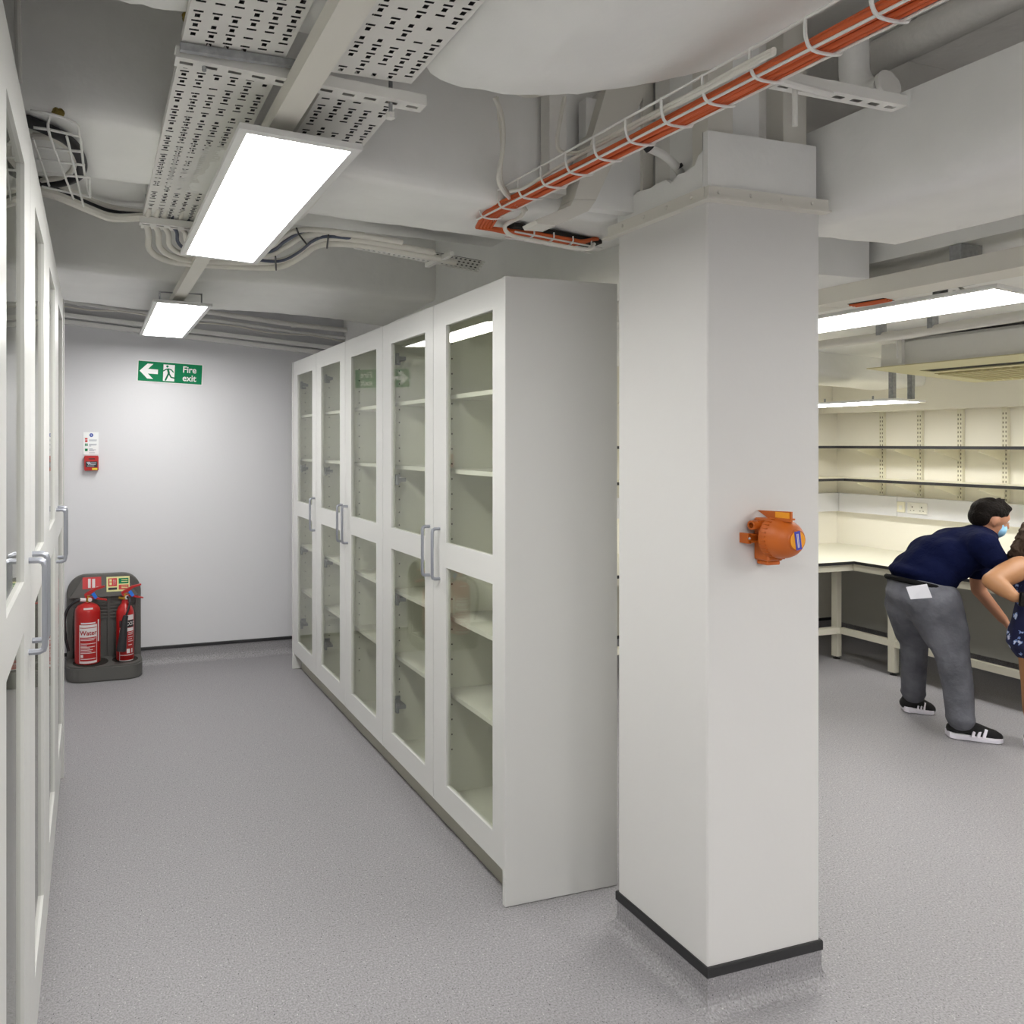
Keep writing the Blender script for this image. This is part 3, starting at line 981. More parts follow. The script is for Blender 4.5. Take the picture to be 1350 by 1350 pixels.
for k in range(2):
    tag(MB().tube(smooth_path([(x * (1 - 0.05 * k), y - 0.012 * k, z) for x, y, z in coil], 6), 0.008, 8).build('cable_coil', M['wcable'], smooth=True), ('outer pale cable loop inside the black coil', 'inner pale cable loop inside the black coil')[k], 'cable', 'pale loops in the corner basket')

# long basket with the orange cables
TX, TZ = 1.25, 2.34
def tz(y):
    return 2.316 + (y - 0.863) * 0.0338
ob = thing('wire_basket_tray', 'long white wire basket tray carrying the orange cables to the beam', 'cable tray', (TX, 1.6, 2.34))
hw = 0.028
for dx, dz in ((-hw, 0), (hw, 0), (-hw - 0.016, 0.05), (hw + 0.012, 0.03)):
    wire(ob, [(TX + dx, y, tz(y) + dz) for y in (-0.6, 0.5, 1.4, 2.26)], 0.0032)
y = -0.5
while y < 2.28:
    k = 0.004
    wire(ob, smooth_path([(TX - hw - 0.017, y, tz(y) + 0.052), (TX - hw - 0.015, y, tz(y) + 0.016), (TX - hw + 0.002, y, tz(y) - k), (TX + hw, y, tz(y) - k), (TX + hw + 0.013, y, tz(y) + 0.006), (TX + hw + 0.013, y, tz(y) + 0.032)], 4), 0.0032)
    y += 0.118
rnd = random.Random(11)
cbd = thing('cable_bundle', 'bundle of orange cables lying in the long wire basket tray', 'cables', (TX, 1.6, 2.35))
for k in range(9):
    x = TX - 0.025 + 0.05 * (k % 5) / 4 + (0.005 if k > 4 else 0)
    h = 0.006 + (0.011 if k > 4 else 0)
    ph = rnd.uniform(0, 6)
    pts = [(x + 0.005 * math.sin(yy * 3 + ph), yy, tz(yy) + h + 0.002 * math.sin(yy * 5 + ph)) for yy in [-0.6 + 2.8 * i / 22 for i in range(23)]]
    q0, q1 = Vector((1.437, 2.305, 2.344)), Vector((1.765, 2.373, 2.344))
    qn = Vector((0.0, 0.0062 * (k - 4), 0))
    pts += [(x + 0.004, 2.235, tz(2.2) + h - 0.002), (x + 0.02, 2.30 + 0.002 * k, 2.350 + h * 0.4)] + [tuple(q0 * (1 - f) + q1 * f + qn + Vector((0, 0, 0.004 * (k % 2) + (0.02 if f > 0.95 else 0)))) for f in (0.05, 0.35, 0.7, 0.98)]
    MB().tube(pts, 0.0062, 8).build('cable', M['orange_cable'], cbd, smooth=True)
tag(MB().tube([(TX + 0.036, y, tz(y) + 0.01) for y in (-0.6, 0.4, 1.3, 2.2)], 0.005, 8).build('cable', M['bluecable'], smooth=True), 'blue-grey cable clipped along the edge of the orange cables', 'cable')
# slot in the beam soffit where the basket turns off
q0, q1 = Vector((1.362, 2.289, 2.352)), Vector((1.783, 2.389, 2.352))
qw = Vector((0.0, 0.034, 0))
sl_m = MB().prism([q0 - qw, q1 - qw, q1 + qw, q0 + qw], (0, 0, 0.014))
o = struct('trim_4', sl_m, M['hole'])
sb = thing('wire_basket_tray', 'short wire basket turning into the slot of the beam', 'cable tray', tuple((q0 + q1) / 2))
dz = Vector((0, 0, 0.018))
for sg_ in (-1, 1):
    wire(sb, [q0 + qw * sg_ - dz, q1 + qw * sg_ - dz], 0.003)
for f in (0.2, 0.42, 0.64, 0.86):
    p = q0 * (1 - f) + q1 * f
    wire(sb, smooth_path([p - qw * 1.1 + dz * .2, p - qw * 1.05 - dz, p - dz * 1.2, p + qw * 1.05 - dz, p + qw * 1.1 + dz * .2], 3), 0.003)
# white cables hanging into the basket
g = 'white cables dropping from the recess into the wire basket'
c1 = [(1.111, 1.95, 2.62), (1.139, 1.96, 2.58), (1.152, 1.97, 2.519), (1.151, 1.98, 2.456), (1.152, 2, 2.407), (1.187, 2.03, 2.382), (1.254, 2.08, 2.369), (1.311, 2.12, 2.36), (1.304, 2.14, 2.341), (1.269, 2.15, 2.324), (1.275, 2.17, 2.31), (1.32, 2.2, 2.302), (1.382, 2.19, 2.292), (1.491, 2.18, 2.278), (1.587, 2.17, 2.27), (1.633, 2.2, 2.299)]
tag(MB().tube(smooth_path(c1, 4), 0.0065, 8).build('cable', M['wcable'], smooth=True), 'white cable hanging down and looping round the basket corner', 'cable')
c2 = [(1.136, 1.98, 2.637), (1.165, 2, 2.51), (1.177, 2.03, 2.427), (1.215, 2.06, 2.394), (1.282, 2.1, 2.38), (1.334, 2.14, 2.37)]
tag(MB().tube(smooth_path(c2, 4), 0.0055, 8).build('cable', M['wcable'], smooth=True), 'second white cable hanging close behind the looping one', 'cable')
c3 = [(1.31, 1.9, 2.625), (1.297, 1.9, 2.564), (1.287, 1.9, 2.508), (1.289, 1.9, 2.475), (1.298, 1.88, 2.454), (1.292, 1.8, 2.428), (1.263, 1.65, 2.404), (1.238, 1.48, 2.382), (1.21, 1.33, 2.359), (1.203, 1.22, 2.351), (1.197, 1.15, 2.346), (1.185, 1.08, 2.335)]
tag(MB().tube(smooth_path(c3, 4), 0.006, 8).build('cable', M['wcable'], smooth=True), 'white cable from the round fitting, running beside the basket tray', 'cable')
c4 = [(1.178, 1.98, 2.365), (1.206, 1.95, 2.367), (1.236, 1.88, 2.386), (1.258, 1.77, 2.399), (1.263, 1.65, 2.397), (1.238, 1.48, 2.375), (1.21, 1.33, 2.353), (1.203, 1.22, 2.345), (1.185, 1.08, 2.33)]
tag(MB().tube(smooth_path(c4, 4), 0.0055, 8).build('cable', M['wcable'], smooth=True), 'long white cable strung just above the basket tray', 'cable')
rf = MB().lathe([(0, 0), (0.055, 0), (0.062, 0.004), (0.066, 0.012), (0.072, 0.014), (0.078, 0.03), (0.078, 0.06), (0, 0.06)], 32, Matrix.Translation((1.246, 1.95, 2.661)))
tag(rf.build('ceiling_detector', M['cream'], smooth=True), 'round white ceiling fitting half hidden by the big soffit', 'detector')


# ================================================================== things in the recess by the column
dk = thing('boxed_duct', 'white boxed duct slanting down behind the basket tray', 'duct', (1.506, 2.04, 2.492))
MB().prism([(1.547, 2.02, 2.74), (1.707, 2.02, 2.772), (1.508, 2.02, 2.384), (1.428, 2.02, 2.378)], (0, 0.075, 0)).build('slanting_length', M['cream'], dk)
MB().prism([(1.428, 2.02, 2.377), (1.508, 2.02, 2.382), (1.48, 2.02, 2.346), (1.365, 2.02, 2.291), (1.299, 2.02, 2.29), (1.291, 2.02, 2.301), (1.414, 2.02, 2.356)], (0, 0.075, 0)).build('lower_length', M['cream'], dk)
struct('trim_5', MB().box(1.50, 1.90, 2.06, 2.099, 2.37, 2.72), M['plaster'])
struct('trim_6', MB().box(1.36, 1.42, 2.05, 2.099, 2.40, 2.94), M['plaster_d'])
# flexible sleeve entering the collar
hs = thing('cable_sleeve', 'grey-white flexible sleeve with black ties entering the column collar', 'sleeve', (1.66, 1.9, 2.45))
MB().tube(smooth_path([(1.569, 1.86, 2.492), (1.624, 1.87, 2.484), (1.671, 1.88, 2.468), (1.717, 1.9, 2.452), (1.741, 1.92, 2.429)], 5), 0.012, 10).build('sleeve', M['wpaint'], hs, smooth=True)
MB().tube([(1.564, 1.86, 2.498), (1.575, 1.86, 2.488)], 0.0135, 10).build('tie', M['blackcable'], hs)
MB().tube([(1.7, 1.89, 2.465), (1.706, 1.89, 2.457)], 0.0138, 10).build('tie', M['blackcable'], hs)
# bracket of the basket tray and its rod, in front of the column head
br = channel('white channel bracket over the column collar, holding a rod', 1.43, 1.80, 1.30, 2.405, 2.40, 0.036)
MB().tube([(1.486, 1.3, 2.42), (1.486, 1.3, 2.322)], 0.0055, 8).build('threaded_rod', M['wpaint'], br)
MB().tube([(1.382, 1.26, 2.393), (1.54, 1.26, 2.381)], 0.008, 8).build('threaded_rod', M['wpaint'], br)
# big pipes to the side of the column head
pe = thing('pipe_elbow', 'fat white pipe bend above the side beam', 'pipe', (2.2, 1.75, 2.66))
MB().tube(smooth_path([(2.068, 1.62, 2.793), (2.068, 1.62, 2.718), (2.071, 1.62, 2.664), (2.071, 1.6, 2.619), (2.064, 1.56, 2.591), (2.055, 1.52, 2.589)], 5), 0.037, 16).build('pipe', M['plaster'], pe, smooth=True)
MB().tube([(2.055, 1.52, 2.589), (2.055, 1.51, 2.591)], 0.041, 16).build('pipe_collar', M['plaster_d'], pe, smooth=True)
tag(MB().tube([(2.247, 1.75, 2.777), (2.202, 1.5, 2.752), (2.181, 1.2, 2.744)], 0.05, 16).build('pipe', M['plaster_d'], smooth=True), 'long painted pipe above the side beam', 'pipe')
tag(MB().tube([(2.3, 1.9, 2.62), (2.3, -2.0, 2.62)], 0.028, 12).build('pipe', M['plaster_d'], smooth=True), 'slim painted pipe lying behind the side beam', 'pipe')
struct('ceiling_beam', beam([(2.11, 1.935, 2.66), (3.05, 1.935, 2.64)], [(2.11, 2.3, 2.66), (3.05, 2.3, 2.64)], 8, nm=4), M['plaster_d'], smooth=True)
# bits of old foam stuck in the cracks
for k, p in enumerate(((-0.089, 2.08, 2.474), (0.192, 1.56, 2.482), (1.734, 1.9, 2.417))):
    m = MB()
    rr = random.Random(k)
    for i in range(5):
        m.ball(Vector(p) + Vector((rr.uniform(-.012, .012), rr.uniform(-.006, .006), rr.uniform(-.01, .01))), rr.uniform(.006, .012), seg=8, rings=6)
    tag(m.build('foam_blob', M['foam'], smooth=True), ('yellow foam blob above the corner wire basket', 'foam blob at the notch of the big soffit', 'brown foam blob on the broken column collar')[k], 'foam')



# ================================================================== bench room: ceiling
cm = MB()
cm.hexa([(3.06, -3.08, 2.36), (RX, -3.08, 2.21), (RX, RY, 2.21), (3.06, RY, 2.36), (3.06, -3.08, 2.949), (RX, -3.08, 2.949), (RX, RY, 2.949), (3.06, RY, 2.949)])
struct('ceiling', cm, M['plaster'])
struct('ceiling_beam', beam([(3.061, 4.1, 2.20), (4.2, 4.1, 2.15), (5.0, 4.1, 2.10), (RX - 0.2, 4.1, 2.05)], [(3.061, 4.5, 2.18), (4.2, 4.5, 2.13), (5.0, 4.5, 2.09), (RX - 0.2, 4.5, 2.04)], 20, top=2.5, rough=0.006, nm=6), M['plaster'], smooth=True)
struct('trim_7', MB().box(RX - 0.20, RX - 0.001, -3.07, RY - 0.001, 1.875, 2.5), M['cream_wall'])
struct('trim_8', MB().box(2.4, RX - 0.2, RY - 0.12, RY - 0.001, 1.93, 2.5), M['cream_wall'])
# boxed service duct beside the light
bd = thing('boxed_duct', 'long white boxed duct under the bench room ceiling', 'duct', (3.1, 2.0, 2.26))
y1, y0 = 3.6, -2.5
MB().box(3.02, 3.19, y0, 1.498, 2.222, 2.292).build('duct_length', M['cream'], bd)
MB().box(3.02, 3.19, 1.502, 2.55, 2.222, 2.292).build('duct_length', M['cream'], bd)
MB().box(3.02, 3.19, 2.554, y1, 2.222, 2.292).build('duct_length', M['cream'], bd)
for y in (0.4, 2.0, 3.2):
    MB().box(3.05, 3.16, y - 0.02, y + 0.02, 2.2925, 2.355).build('bracket', M['steel'], bd)
# cross box with orange cables showing in a slot
struct('trim_9', MB().box(2.125, 3.018, 2.30, 2.55, 2.29, 2.60), M['plaster'])
sm = thing('soffit_slot', 'slot in the bench room ceiling showing orange cables', 'opening', (3.174, 2.406, 2.22))
a, b, c, d = (3.108, 2.465, 2.22), (3.122, 2.319, 2.22), (3.217, 2.342, 2.22), (3.21, 2.49, 2.22)
MB().prism([a, b, c, d], (0, 0, 0.001)).build('opening', M['hole'], sm)
for k in range(3):
    f = 0.2 + 0.25 * k
    p = Vector(a) * (1 - f) + Vector(d) * f + Vector((0, 0, -0.001))
    q = Vector(b) * (1 - f) + Vector(c) * f + Vector((0, 0, -0.001))
    MB().tube([p, (p + q) / 2 + Vector((0, 0, -0.002)), q], 0.006, 8).build('cable', M['orange_cable'], sm, smooth=True)
panel_light('bright panel light over the bench room, partly behind the column', 3.22, 3.54, 1.97, 3.19, 2.203, 2.178)
hb = thing('lamp_bracket', 'galvanised bracket with loose wires above the bench room light', 'bracket', (3.2, 2.3, 2.25))
p = (3.45, 2.32, 2.297)
MB().box(p[0] - 0.003, p[0] + 0.001, p[1] - 0.03, p[1] + 0.03, 2.215, 2.30).build('plate', M['steel'], hb)
MB().box(p[0] - 0.003, p[0] + 0.16, p[1] - 0.03, p[1] + 0.03, 2.30, 2.303).build('plate', M['steel'], hb)
MB().tube(smooth_path([(p[0] + 0.02, 2.28, 2.30), (p[0] + 0.05, 2.25, 2.25), (p[0] + 0.1, 2.27, 2.24), (p[0] + 0.16, 2.22, 2.27)], 4), 0.006, 6).build('wire', M['wcable'], hb, smooth=True)
MB().box(p[0] + 0.05, p[0] + 0.12, 2.17, 2.23, 2.215, 2.25).build('connector', M['wcable'], hb)
panel_light('panel light over the bench room, beyond the side beam', 3.22, 3.54, -0.3, 0.92, 2.203, 2.178)
panel_light('far panel light above the shelves of the bench room', 5.02, 5.31, 3.66, 4.52, 1.905, 1.895)
panel_light('panel light above the bench, over the bending man', 5.0, 5.32, 1.5, 2.72, 1.985, 1.975)
panel_light('panel light at the unseen end of the bench', 5.0, 5.32, -1.0, 0.22, 1.985, 1.975)
for x in (5.08, 5.25):
    tag(MB().box(x - 0.014, x + 0.014, 3.70, 3.73, 1.92, 2.25).build('lamp_bracket', M['steel']), 'steel strap of the far panel light, on its %s long edge' % ('outer' if x > 5.2 else 'inner'), 'bracket', 'straps of the far panel light')
pp = MB().tube([(3.85, 3.23, 2.168), (3.85, 2.765, 2.162), (3.85, 2.252, 2.174), (3.85, -1.0, 2.28)], 0.024, 12)
tag(pp.build('pipe', M['cream'], smooth=True), 'white pipe running beside the bench room light', 'pipe')
for u, wh in (((3.84, 2.871, 2.192), 'nearer the column'), ((3.84, 2.623, 2.186), 'above the cassette unit')):
    cp = MB().box(u[0] - 0.012, u[0] + 0.03, u[1] - 0.012, u[1] + 0.012, u[2] - 0.02, u[2] + 0.05)
    tag(cp.build('pipe_clip', M['steel']), 'small steel clip on the white pipe, ' + wh, 'clip', 'clips of the white pipe')
hg = thing('support_channel', 'short slotted channel hanging above the cassette unit', 'channel', (4.583, 3.3, 2.181))
p = (4.583, 3.3, 2.235)
MB().box(p[0] - 0.012, p[0] + 0.012, 3.288, 3.312, p[2] - 0.14, 2.36).build('channel_body', M['wpaint'], hg)
MB().box(p[0] - 0.2, p[0] + 0.02, 3.29, 3.36, p[2], p[2] + 0.012).build('arm', M['wpaint'], hg)
MB().tube([(p[0] - 0.035, 3.3, p[2] - 0.11), (p[0] - 0.035, 3.3, p[2] + 0.03)], 0.005, 6).build('threaded_rod', M['wpaint'], hg)

# cassette air conditioner, hung a little out of level
ac = thing('air_conditioner', 'cream ceiling cassette air conditioner above the bench', 'air conditioner', (5.05, 3.0, 2.05))
M['ac'] = mat('aged_cream_plastic', 'cdc7a0', 0.5)
M['ac_d'] = mat('aged_cream_grille', 'b3ab80', 0.6)
T = Matrix.Translation((4.57, 2.55, 2.08)) @ Matrix.Rotation(math.radians(3.7), 4, 'Y')
fm = MB()
n = 0.95
h = 0.006
S0, S1 = 0.235, 0.345
fm.box(0, S0, 0, n, 0, h, T).box(n - S0, n, 0, n, 0, h, T)
for x0, x1 in ((S0, S1), (n - S1, n - S0)):
    fm.box(x0, x1, 0, 0.15, 0, h, T).box(x0, x1, n - 0.15, n, 0, h, T)
fm.box(S1, n - S1, 0, n, 0, h, T)
fm.build('fascia', M['ac'], ac)
di = MB()
for x0 in (S0 - 0.004, n - S1 - 0.004):
    di.box(x0, x0 + 0.118, 0.146, n - 0.146, h + 0.0005, h + 0.003, T)
di.build('slot_shade', M['hole'], ac)  # thin dark strips paint the shade inside the air slots
MB().box(0.05, n - 0.05, 0.05, n - 0.05, h + 0.0035, 0.15, T).build('casing', M['wpaint'], ac)
gm = MB()
for i in range(14):
    y = 0.13 + (n - 0.26) * i / 14
    gm.box(0.40, n - 0.12, y, y + 0.034, -0.010, -0.004, T)
gm.box(0.395, n - 0.115, 0.126, n - 0.126, -0.004, -0.0002, T)
gm.build('grille', M['ac_d'], ac)
MB().box(0.12, n - 0.12, 0.1, n - 0.1, 0.151, 0.18, T).build('chassis', M['wpaint'], ac)

# ================================================================== bench
M['bench'] = mat('cream_worktop', 'dfdccb', 0.4)
M['bench_frame'] = mat('cream_powder_coat', 'e0dccb', 0.45)
M['slot'] = mat('shadowed_slot', '7d7866', 0.8)
M['shelf'] = mat('cream_shelf_board', 'e8e4d0', 0.45)
BX, BZ, BYF = 5.30, 0.765, 4.15
wt = thing('worktop', 'long cream L-shaped worktop with a thin black edge', 'worktop', (5.7, 2.5, BZ))
pl = [(BX, -1.5), (RX - 0.002, -1.5), (RX - 0.002, RY - 0.002), (2.42, RY - 0.002), (2.42, BYF), (BX, BYF)]
MB().prism([(x, y, BZ - 0.022) for x, y in pl], (0, 0, 0.022)).build('board', M['bench'], wt)
em = MB()
em.box(BX - 0.004, BX, -1.5, BYF - 0.004, BZ - 0.02, BZ + 0.001)
em.box(2.42, BX, BYF - 0.004, BYF, BZ - 0.02, BZ + 0.001)
em.build('edge_band', M['black'], wt)
bf = thing('bench_frame', 'cream metal bench frame with square legs and low rails', 'frame', (5.4, 2.5, 0))
zr = BZ - 0.023
MB().box(BX + 0.03, BX + 0.08, -1.5, BYF + 0.05, zr - 0.05, zr).build('rail', M['bench_frame'], bf)
MB().box(2.45, BX + 0.029, BYF + 0.03, BYF + 0.08, zr - 0.05, zr).build('rail', M['bench_frame'], bf)
MB().box(BX + 0.05, BX + 0.09, -1.5, 4.30, 0.20, 0.245).build('rail', M['bench_frame'], bf)
MB().box(2.45, BX + 0.049, 4.30, 4.34, 0.20, 0.245).build('rail', M['bench_frame'], bf)
for x, y in ((BX + 0.07, 4.345), (BX + 0.07, 3.92), (BX + 0.07, 2.0), (BX + 0.07, 0.4), (3.6, 4.32)):
    lg = MB().box(x - 0.023, x + 0.023, y - 0.022, y + 0.022, 0.022, zr - 0.051).build('leg', M['bench_frame'], bf)
    MB().lathe([(0, 0), (0.022, 0), (0.022, 0.008), (0.010, 0.012), (0.010, 0.022), (0, 0.022)], 12, Matrix.Translation((x, y, 0))).build('foot', M['black'], lg)
mp = MB().box(RX - 0.12, RX - 0.10, -1.5, RY - 0.1, 0.12, 0.72)
tag(mp.build('service_panel', mat('grey_panel', 'b9b8b0', 0.5)), 'pale panel closing the wall behind the bench frame', 'panel')

# ================================================================== shelves, uprights, trunking with sockets
for z, lab in ((1.604, 'upper cream shelf with a black front edge above the bench'), (1.340, 'lower cream shelf with a black front edge above the sockets')):
    sh = thing('wall_shelf', lab, 'shelf', (5.98, 3.0, z), 'shelves above the bench')
    fx, fy = RX - 0.31, RY - 0.31
    pl = [(fx, -1.0), (RX - 0.03, -1.0), (RX - 0.03, RY - 0.004), (2.6, RY - 0.004), (2.6, fy), (fx, fy)]
    MB().prism([(x, y, z - 0.024) for x, y in pl], (0, 0, 0.022)).build('board', M['shelf'], sh)
    em = MB()
    em.box(fx - 0.004, fx, -1.0, fy - 0.004, z - 0.022, z - 0.001)
    em.box(2.6, fx, fy - 0.004, fy, z - 0.022, z - 0.001)
    em.build('edge_band', M['black'], sh)
UY = [4.565, 4.272, 3.986, 3.697]
names = ['first', 'second', 'third', 'fourth', 'fifth', 'sixth']
for k, y in enumerate(UY):
    up = thing('shelf_upright', '%s slotted shelf upright counted from the room corner' % names[k], 'upright', (RX - 0.015, y, 1.2), 'slotted shelf uprights')
    MB().box(RX - 0.028, RX - 0.001, y - 0.018, y + 0.018, 1.205, 1.874).build('channel', M['shelf'], up)
    sm = MB()
    z = 1.225
    while z < 1.86:
        for dy in (-0.009, 0.009):
            sm.box(RX - 0.0292, RX - 0.0279, y + dy - 0.003, y + dy + 0.003, z - 0.0075, z + 0.0075)
        z += 0.032
    o = sm.build('slots', M['slot'], up)
    o['kind'] = 'stuff'
    for z in (1.579, 1.315):
        MB().prism([(RX - 0.03, y - 0.004, z), (RX - 0.29, y - 0.004, z), (RX - 0.29, y - 0.004, z - 0.014), (RX - 0.03, y - 0.004, z - 0.085)], (0, 0.008, 0)).build('bracket', M['shelf'], up)
dt = thing('dado_trunking', 'white wall trunking with sockets above the bench', 'trunking', (RX - 0.03, 2.5, 1.13))
MB().box(RX - 0.055, RX - 0.001, -1.4, 4.42, 1.045, 1.2).build('trunking_length', M['wall'], dt)
MB().box(RX - 0.055, RX - 0.001, 4.423, RY - 0.06, 1.045, 1.2).build('trunking_length', M['wall'], dt)
MB().box(2.5, RX - 0.001, RY - 0.055, RY - 0.001, 1.045, 1.2).build('trunking_length', M['wall'], dt)
M['socket'] = mat('white_plastic', 'e4e2dc', 0.35)
ds = thing('wall_socket', 'white double socket on the trunking above the bench', 'socket', (RX - 0.06, 4.25, 1.12))
y = 4.262
MB().box(RX - 0.066, RX - 0.0555, y - 0.073, y + 0.073, 1.078, 1.164).bevel(0.003).build('plate', M['socket'], ds)
for dy in (-0.035, 0.035):
    sw = MB().box(RX - 0.069, RX - 0.0662, y + dy + 0.012, y + dy + 0.024, 1.128, 1.15)
    sw.build('switch', M['socket'], ds)
    hm = MB()
    hm.box(RX - 0.0669, RX - 0.0661, y + dy - 0.003, y + dy + 0.003, 1.124, 1.136)
    hm.box(RX - 0.0669, RX - 0.0661, y + dy - 0.016, y + dy - 0.008, 1.100, 1.105)
    hm.box(RX - 0.0669, RX - 0.0661, y + dy + 0.008, y + dy + 0.016, 1.100, 1.105)
    hm.build('pin_slots', M['hole'], ds)
dp = thing('data_outlet', 'cream blank outlet plate left of the double socket', 'outlet', (RX - 0.06, 4.40, 1.12))
MB().box(RX - 0.063, RX - 0.0555, 4.375 - 0.02, 4.375 + 0.043, 1.08, 1.164).bevel(0.003).build('plate', M['shelf'], dp)
MB().box(RX - 0.066, RX - 0.0631, 4.375, 4.375 + 0.024, 1.10, 1.135).build('port', M['socket'], dp)



# ================================================================== signs and fire gear on the end wall
M['green'] = mat('sign_green', '077f52', 0.6, spec=0.2)
M['signwhite'] = mat('sign_white', 'eef0f0', 0.4)
M['red'] = mat('fire_red', 'b3201f', 0.3)
M['red2'] = mat('sign_red', 'c8383a', 0.45)
M['print_white'] = mat('print_white', 'e3dcdc', 0.5)
M['print_grey'] = mat('print_grey', 'a9aeb8', 0.5)
M['print_red'] = mat('print_red', 'a52a2a', 0.5)
M['stand'] = mat('grey_moulded_plastic', '5b5a57', 0.55, bump=0.08, bscale=200)
M['stand_d'] = mat('dark_moulded_plastic', '3a3a38', 0.6)
M['brass'] = mat('brass', 'c9a54a', 0.3, 0.9)
M['blue'] = mat('blue_tag', '1f6fd6', 0.4)
M['yellow'] = mat('yellow_label', 'e8d23a', 0.5)
M['paleyellow'] = mat('pale_yellow_label', 'e0e0a0', 0.5)

# the sign hangs a touch out of level
SW, SH = 0.465, 0.146
SC = Vector((0.5535, BY - 0.006, 2.1445))
SR = Matrix.Rotation(math.radians(2.6), 4, 'Y')


def sp(u, v, d=0.0):
    """a point of the sign: u, v from 0 to 1, v downwards; d = height of the print"""
    return SC + SR.to_3x3() @ Vector(((u - 0.5) * SW, -d, (0.5 - v) * SH))


sg = thing('fire_exit_sign', 'green and white fire exit sign with a left arrow on the end wall', 'sign', SC)
MB().hexa([sp(-.01, 1.03, -0.004), sp(1.01, 1.03, -0.004), sp(1.01, 1.03, 0), sp(-.01, 1.03, 0), sp(-.01, -.03, -0.004), sp(1.01, -.03, -0.004), sp(1.01, -.03, 0), sp(-.01, -.03, 0)]).build('plate', M['signwhite'], sg)


def flat(name, m, polys, d, par, f, h=0.0006):
    mb = MB()
    for p in polys:
        mb.prism([f(u, v, d) for u, v in p], f(0.5, 0.5, d + h) - f(0.5, 0.5, d))
    return mb.build(name, m, par)


def stroke(pts, w, asp):
    """a limb as a row of little quads in u, v; asp = width / height of the panel"""
    out = []
    for (a, b), (c, d) in zip(pts, pts[1:]):
        dx, dy = (c - a) * asp, d - b
        L = math.hypot(dx, dy)
        nx, ny = -dy / L * w / asp, dx / L * w
        out.append([(a + nx, b + ny), (c + nx, d + ny), (c - nx, d - ny), (a - nx, b - ny)])
    for a, b in pts:
        out.append([(a + w / asp * math.cos(k * math.pi / 5), b + w * math.sin(k * math.pi / 5)) for k in range(10)])
    return out


flat('green_field', M['green'], [[(0, 0), (1, 0), (1, 1), (0, 1)]], 0.0002, sg, sp)
flat('arrow', M['signwhite'], [[(.022, .5), (.14, .12), (.23, .12), (.15, .385), (.305, .385), (.305, .615), (.15, .615), (.235, .87), (.145, .87)]], 0.001, sg, sp)
flat('doorway', M['signwhite'], [[(.388, .10), (.565, .10), (.565, .93), (.388, .93)]], 0.001, sg, sp)
asp = SW / SH
fig = [[(.449 + .06 / asp * math.cos(k * math.pi / 8), .19 + .06 * math.sin(k * math.pi / 8)) for k in range(16)]]
fig += [[(.437, .30), (.470, .285), (.492, .50), (.487, .58), (.462, .56)]]
fig += stroke([(.448, .32), (.418, .365), (.392, .43)], .028, asp) + stroke([(.470, .31), (.515, .355), (.545, .46)], .028, asp)
fig += stroke([(.473, .53), (.455, .68), (.428, .88)], .042, asp) + stroke([(.478, .55), (.515, .73), (.572, .76), (.585, .70)], .036, asp)
flat('running_figure', M['green'], fig, 0.0018, sg, sp)
for body, v in (('Fire', .30), ('exit', .70)):
    mb = MB()
    add_mesh(mb, text_mesh(body, 0.066, bold=0.0012, extrude=0.0003), lambda p, v=v: sp(.80, v, 0.0014) + SR.to_3x3() @ Vector((p.x, -p.z, p.y - (0.004 if v > .5 else 0))))
    mb.build('lettering', M['signwhite'], sg)

# notice and call point
nt_ = thing('fire_action_notice', 'small white fire action notice with a blue disc above the red call point', 'notice', (-0.007, BY - 0.003, 1.62))
NX0, NX1, NZ0, NZ1 = -0.060, 0.045, 1.541, 1.703


def npnt(u, v, d=0.0):
    return Vector((NX0 + (NX1 - NX0) * u, BY - 0.004 - d, NZ1 - (NZ1 - NZ0) * v))


MB().box(NX0, NX1, BY - 0.004, BY - 0.0005, NZ0, NZ1).build('sheet', M['signwhite'], nt_)
disc = [(.52 + .13 * math.cos(k * math.pi / 10), .13 + .085 * math.sin(k * math.pi / 10)) for k in range(20)]
flat('blue_disc', mat('notice_blue', '3d55a8', 0.5), [disc], 0.0003, nt_, npnt)
flat('disc_mark', M['signwhite'], [[(.52 + .035 * math.cos(k * math.pi / 4), .13 + .024 * math.sin(k * math.pi / 4)) for k in range(8)]], 0.0012, nt_, npnt)
flat('red_symbol', M['red2'], [[(.1, .26), (.27, .26), (.27, .33), (.1, .33)], [(.12, .35), (.27, .35), (.27, .44), (.1, .44)]], 0.0003, nt_, npnt)
flat('green_symbol', M['green'], [[(.1, .5), (.16, .5), (.16, .61), (.1, .61)], [(.2, .5), (.28, .5), (.28, .61), (.2, .61)], [(.1, .73), (.28, .73), (.28, .84), (.1, .84)]], 0.0003, nt_, npnt)
flat('print', M['print_grey'], [[(.37, a), (b, a), (b, a + .025), (.37, a + .025)] for a, b in ((.33, .88), (.37, .86), (.52, .88), (.56, .84), (.60, .5), (.73, .62), (.77, .82), (.81, .7), (.90, .75))], 0.0003, nt_, npnt)
cp = thing('call_point', 'red fire alarm call point under the small white notice', 'alarm', (-0.005, BY - 0.02, 1.48))
KX0, KX1, KZ0, KZ1 = -0.054, 0.044, 1.428, 1.534


def kp(u, v, d=0.0):
    return Vector((KX0 + (KX1 - KX0) * u, BY - 0.050 - d, KZ1 - (KZ1 - KZ0) * v))


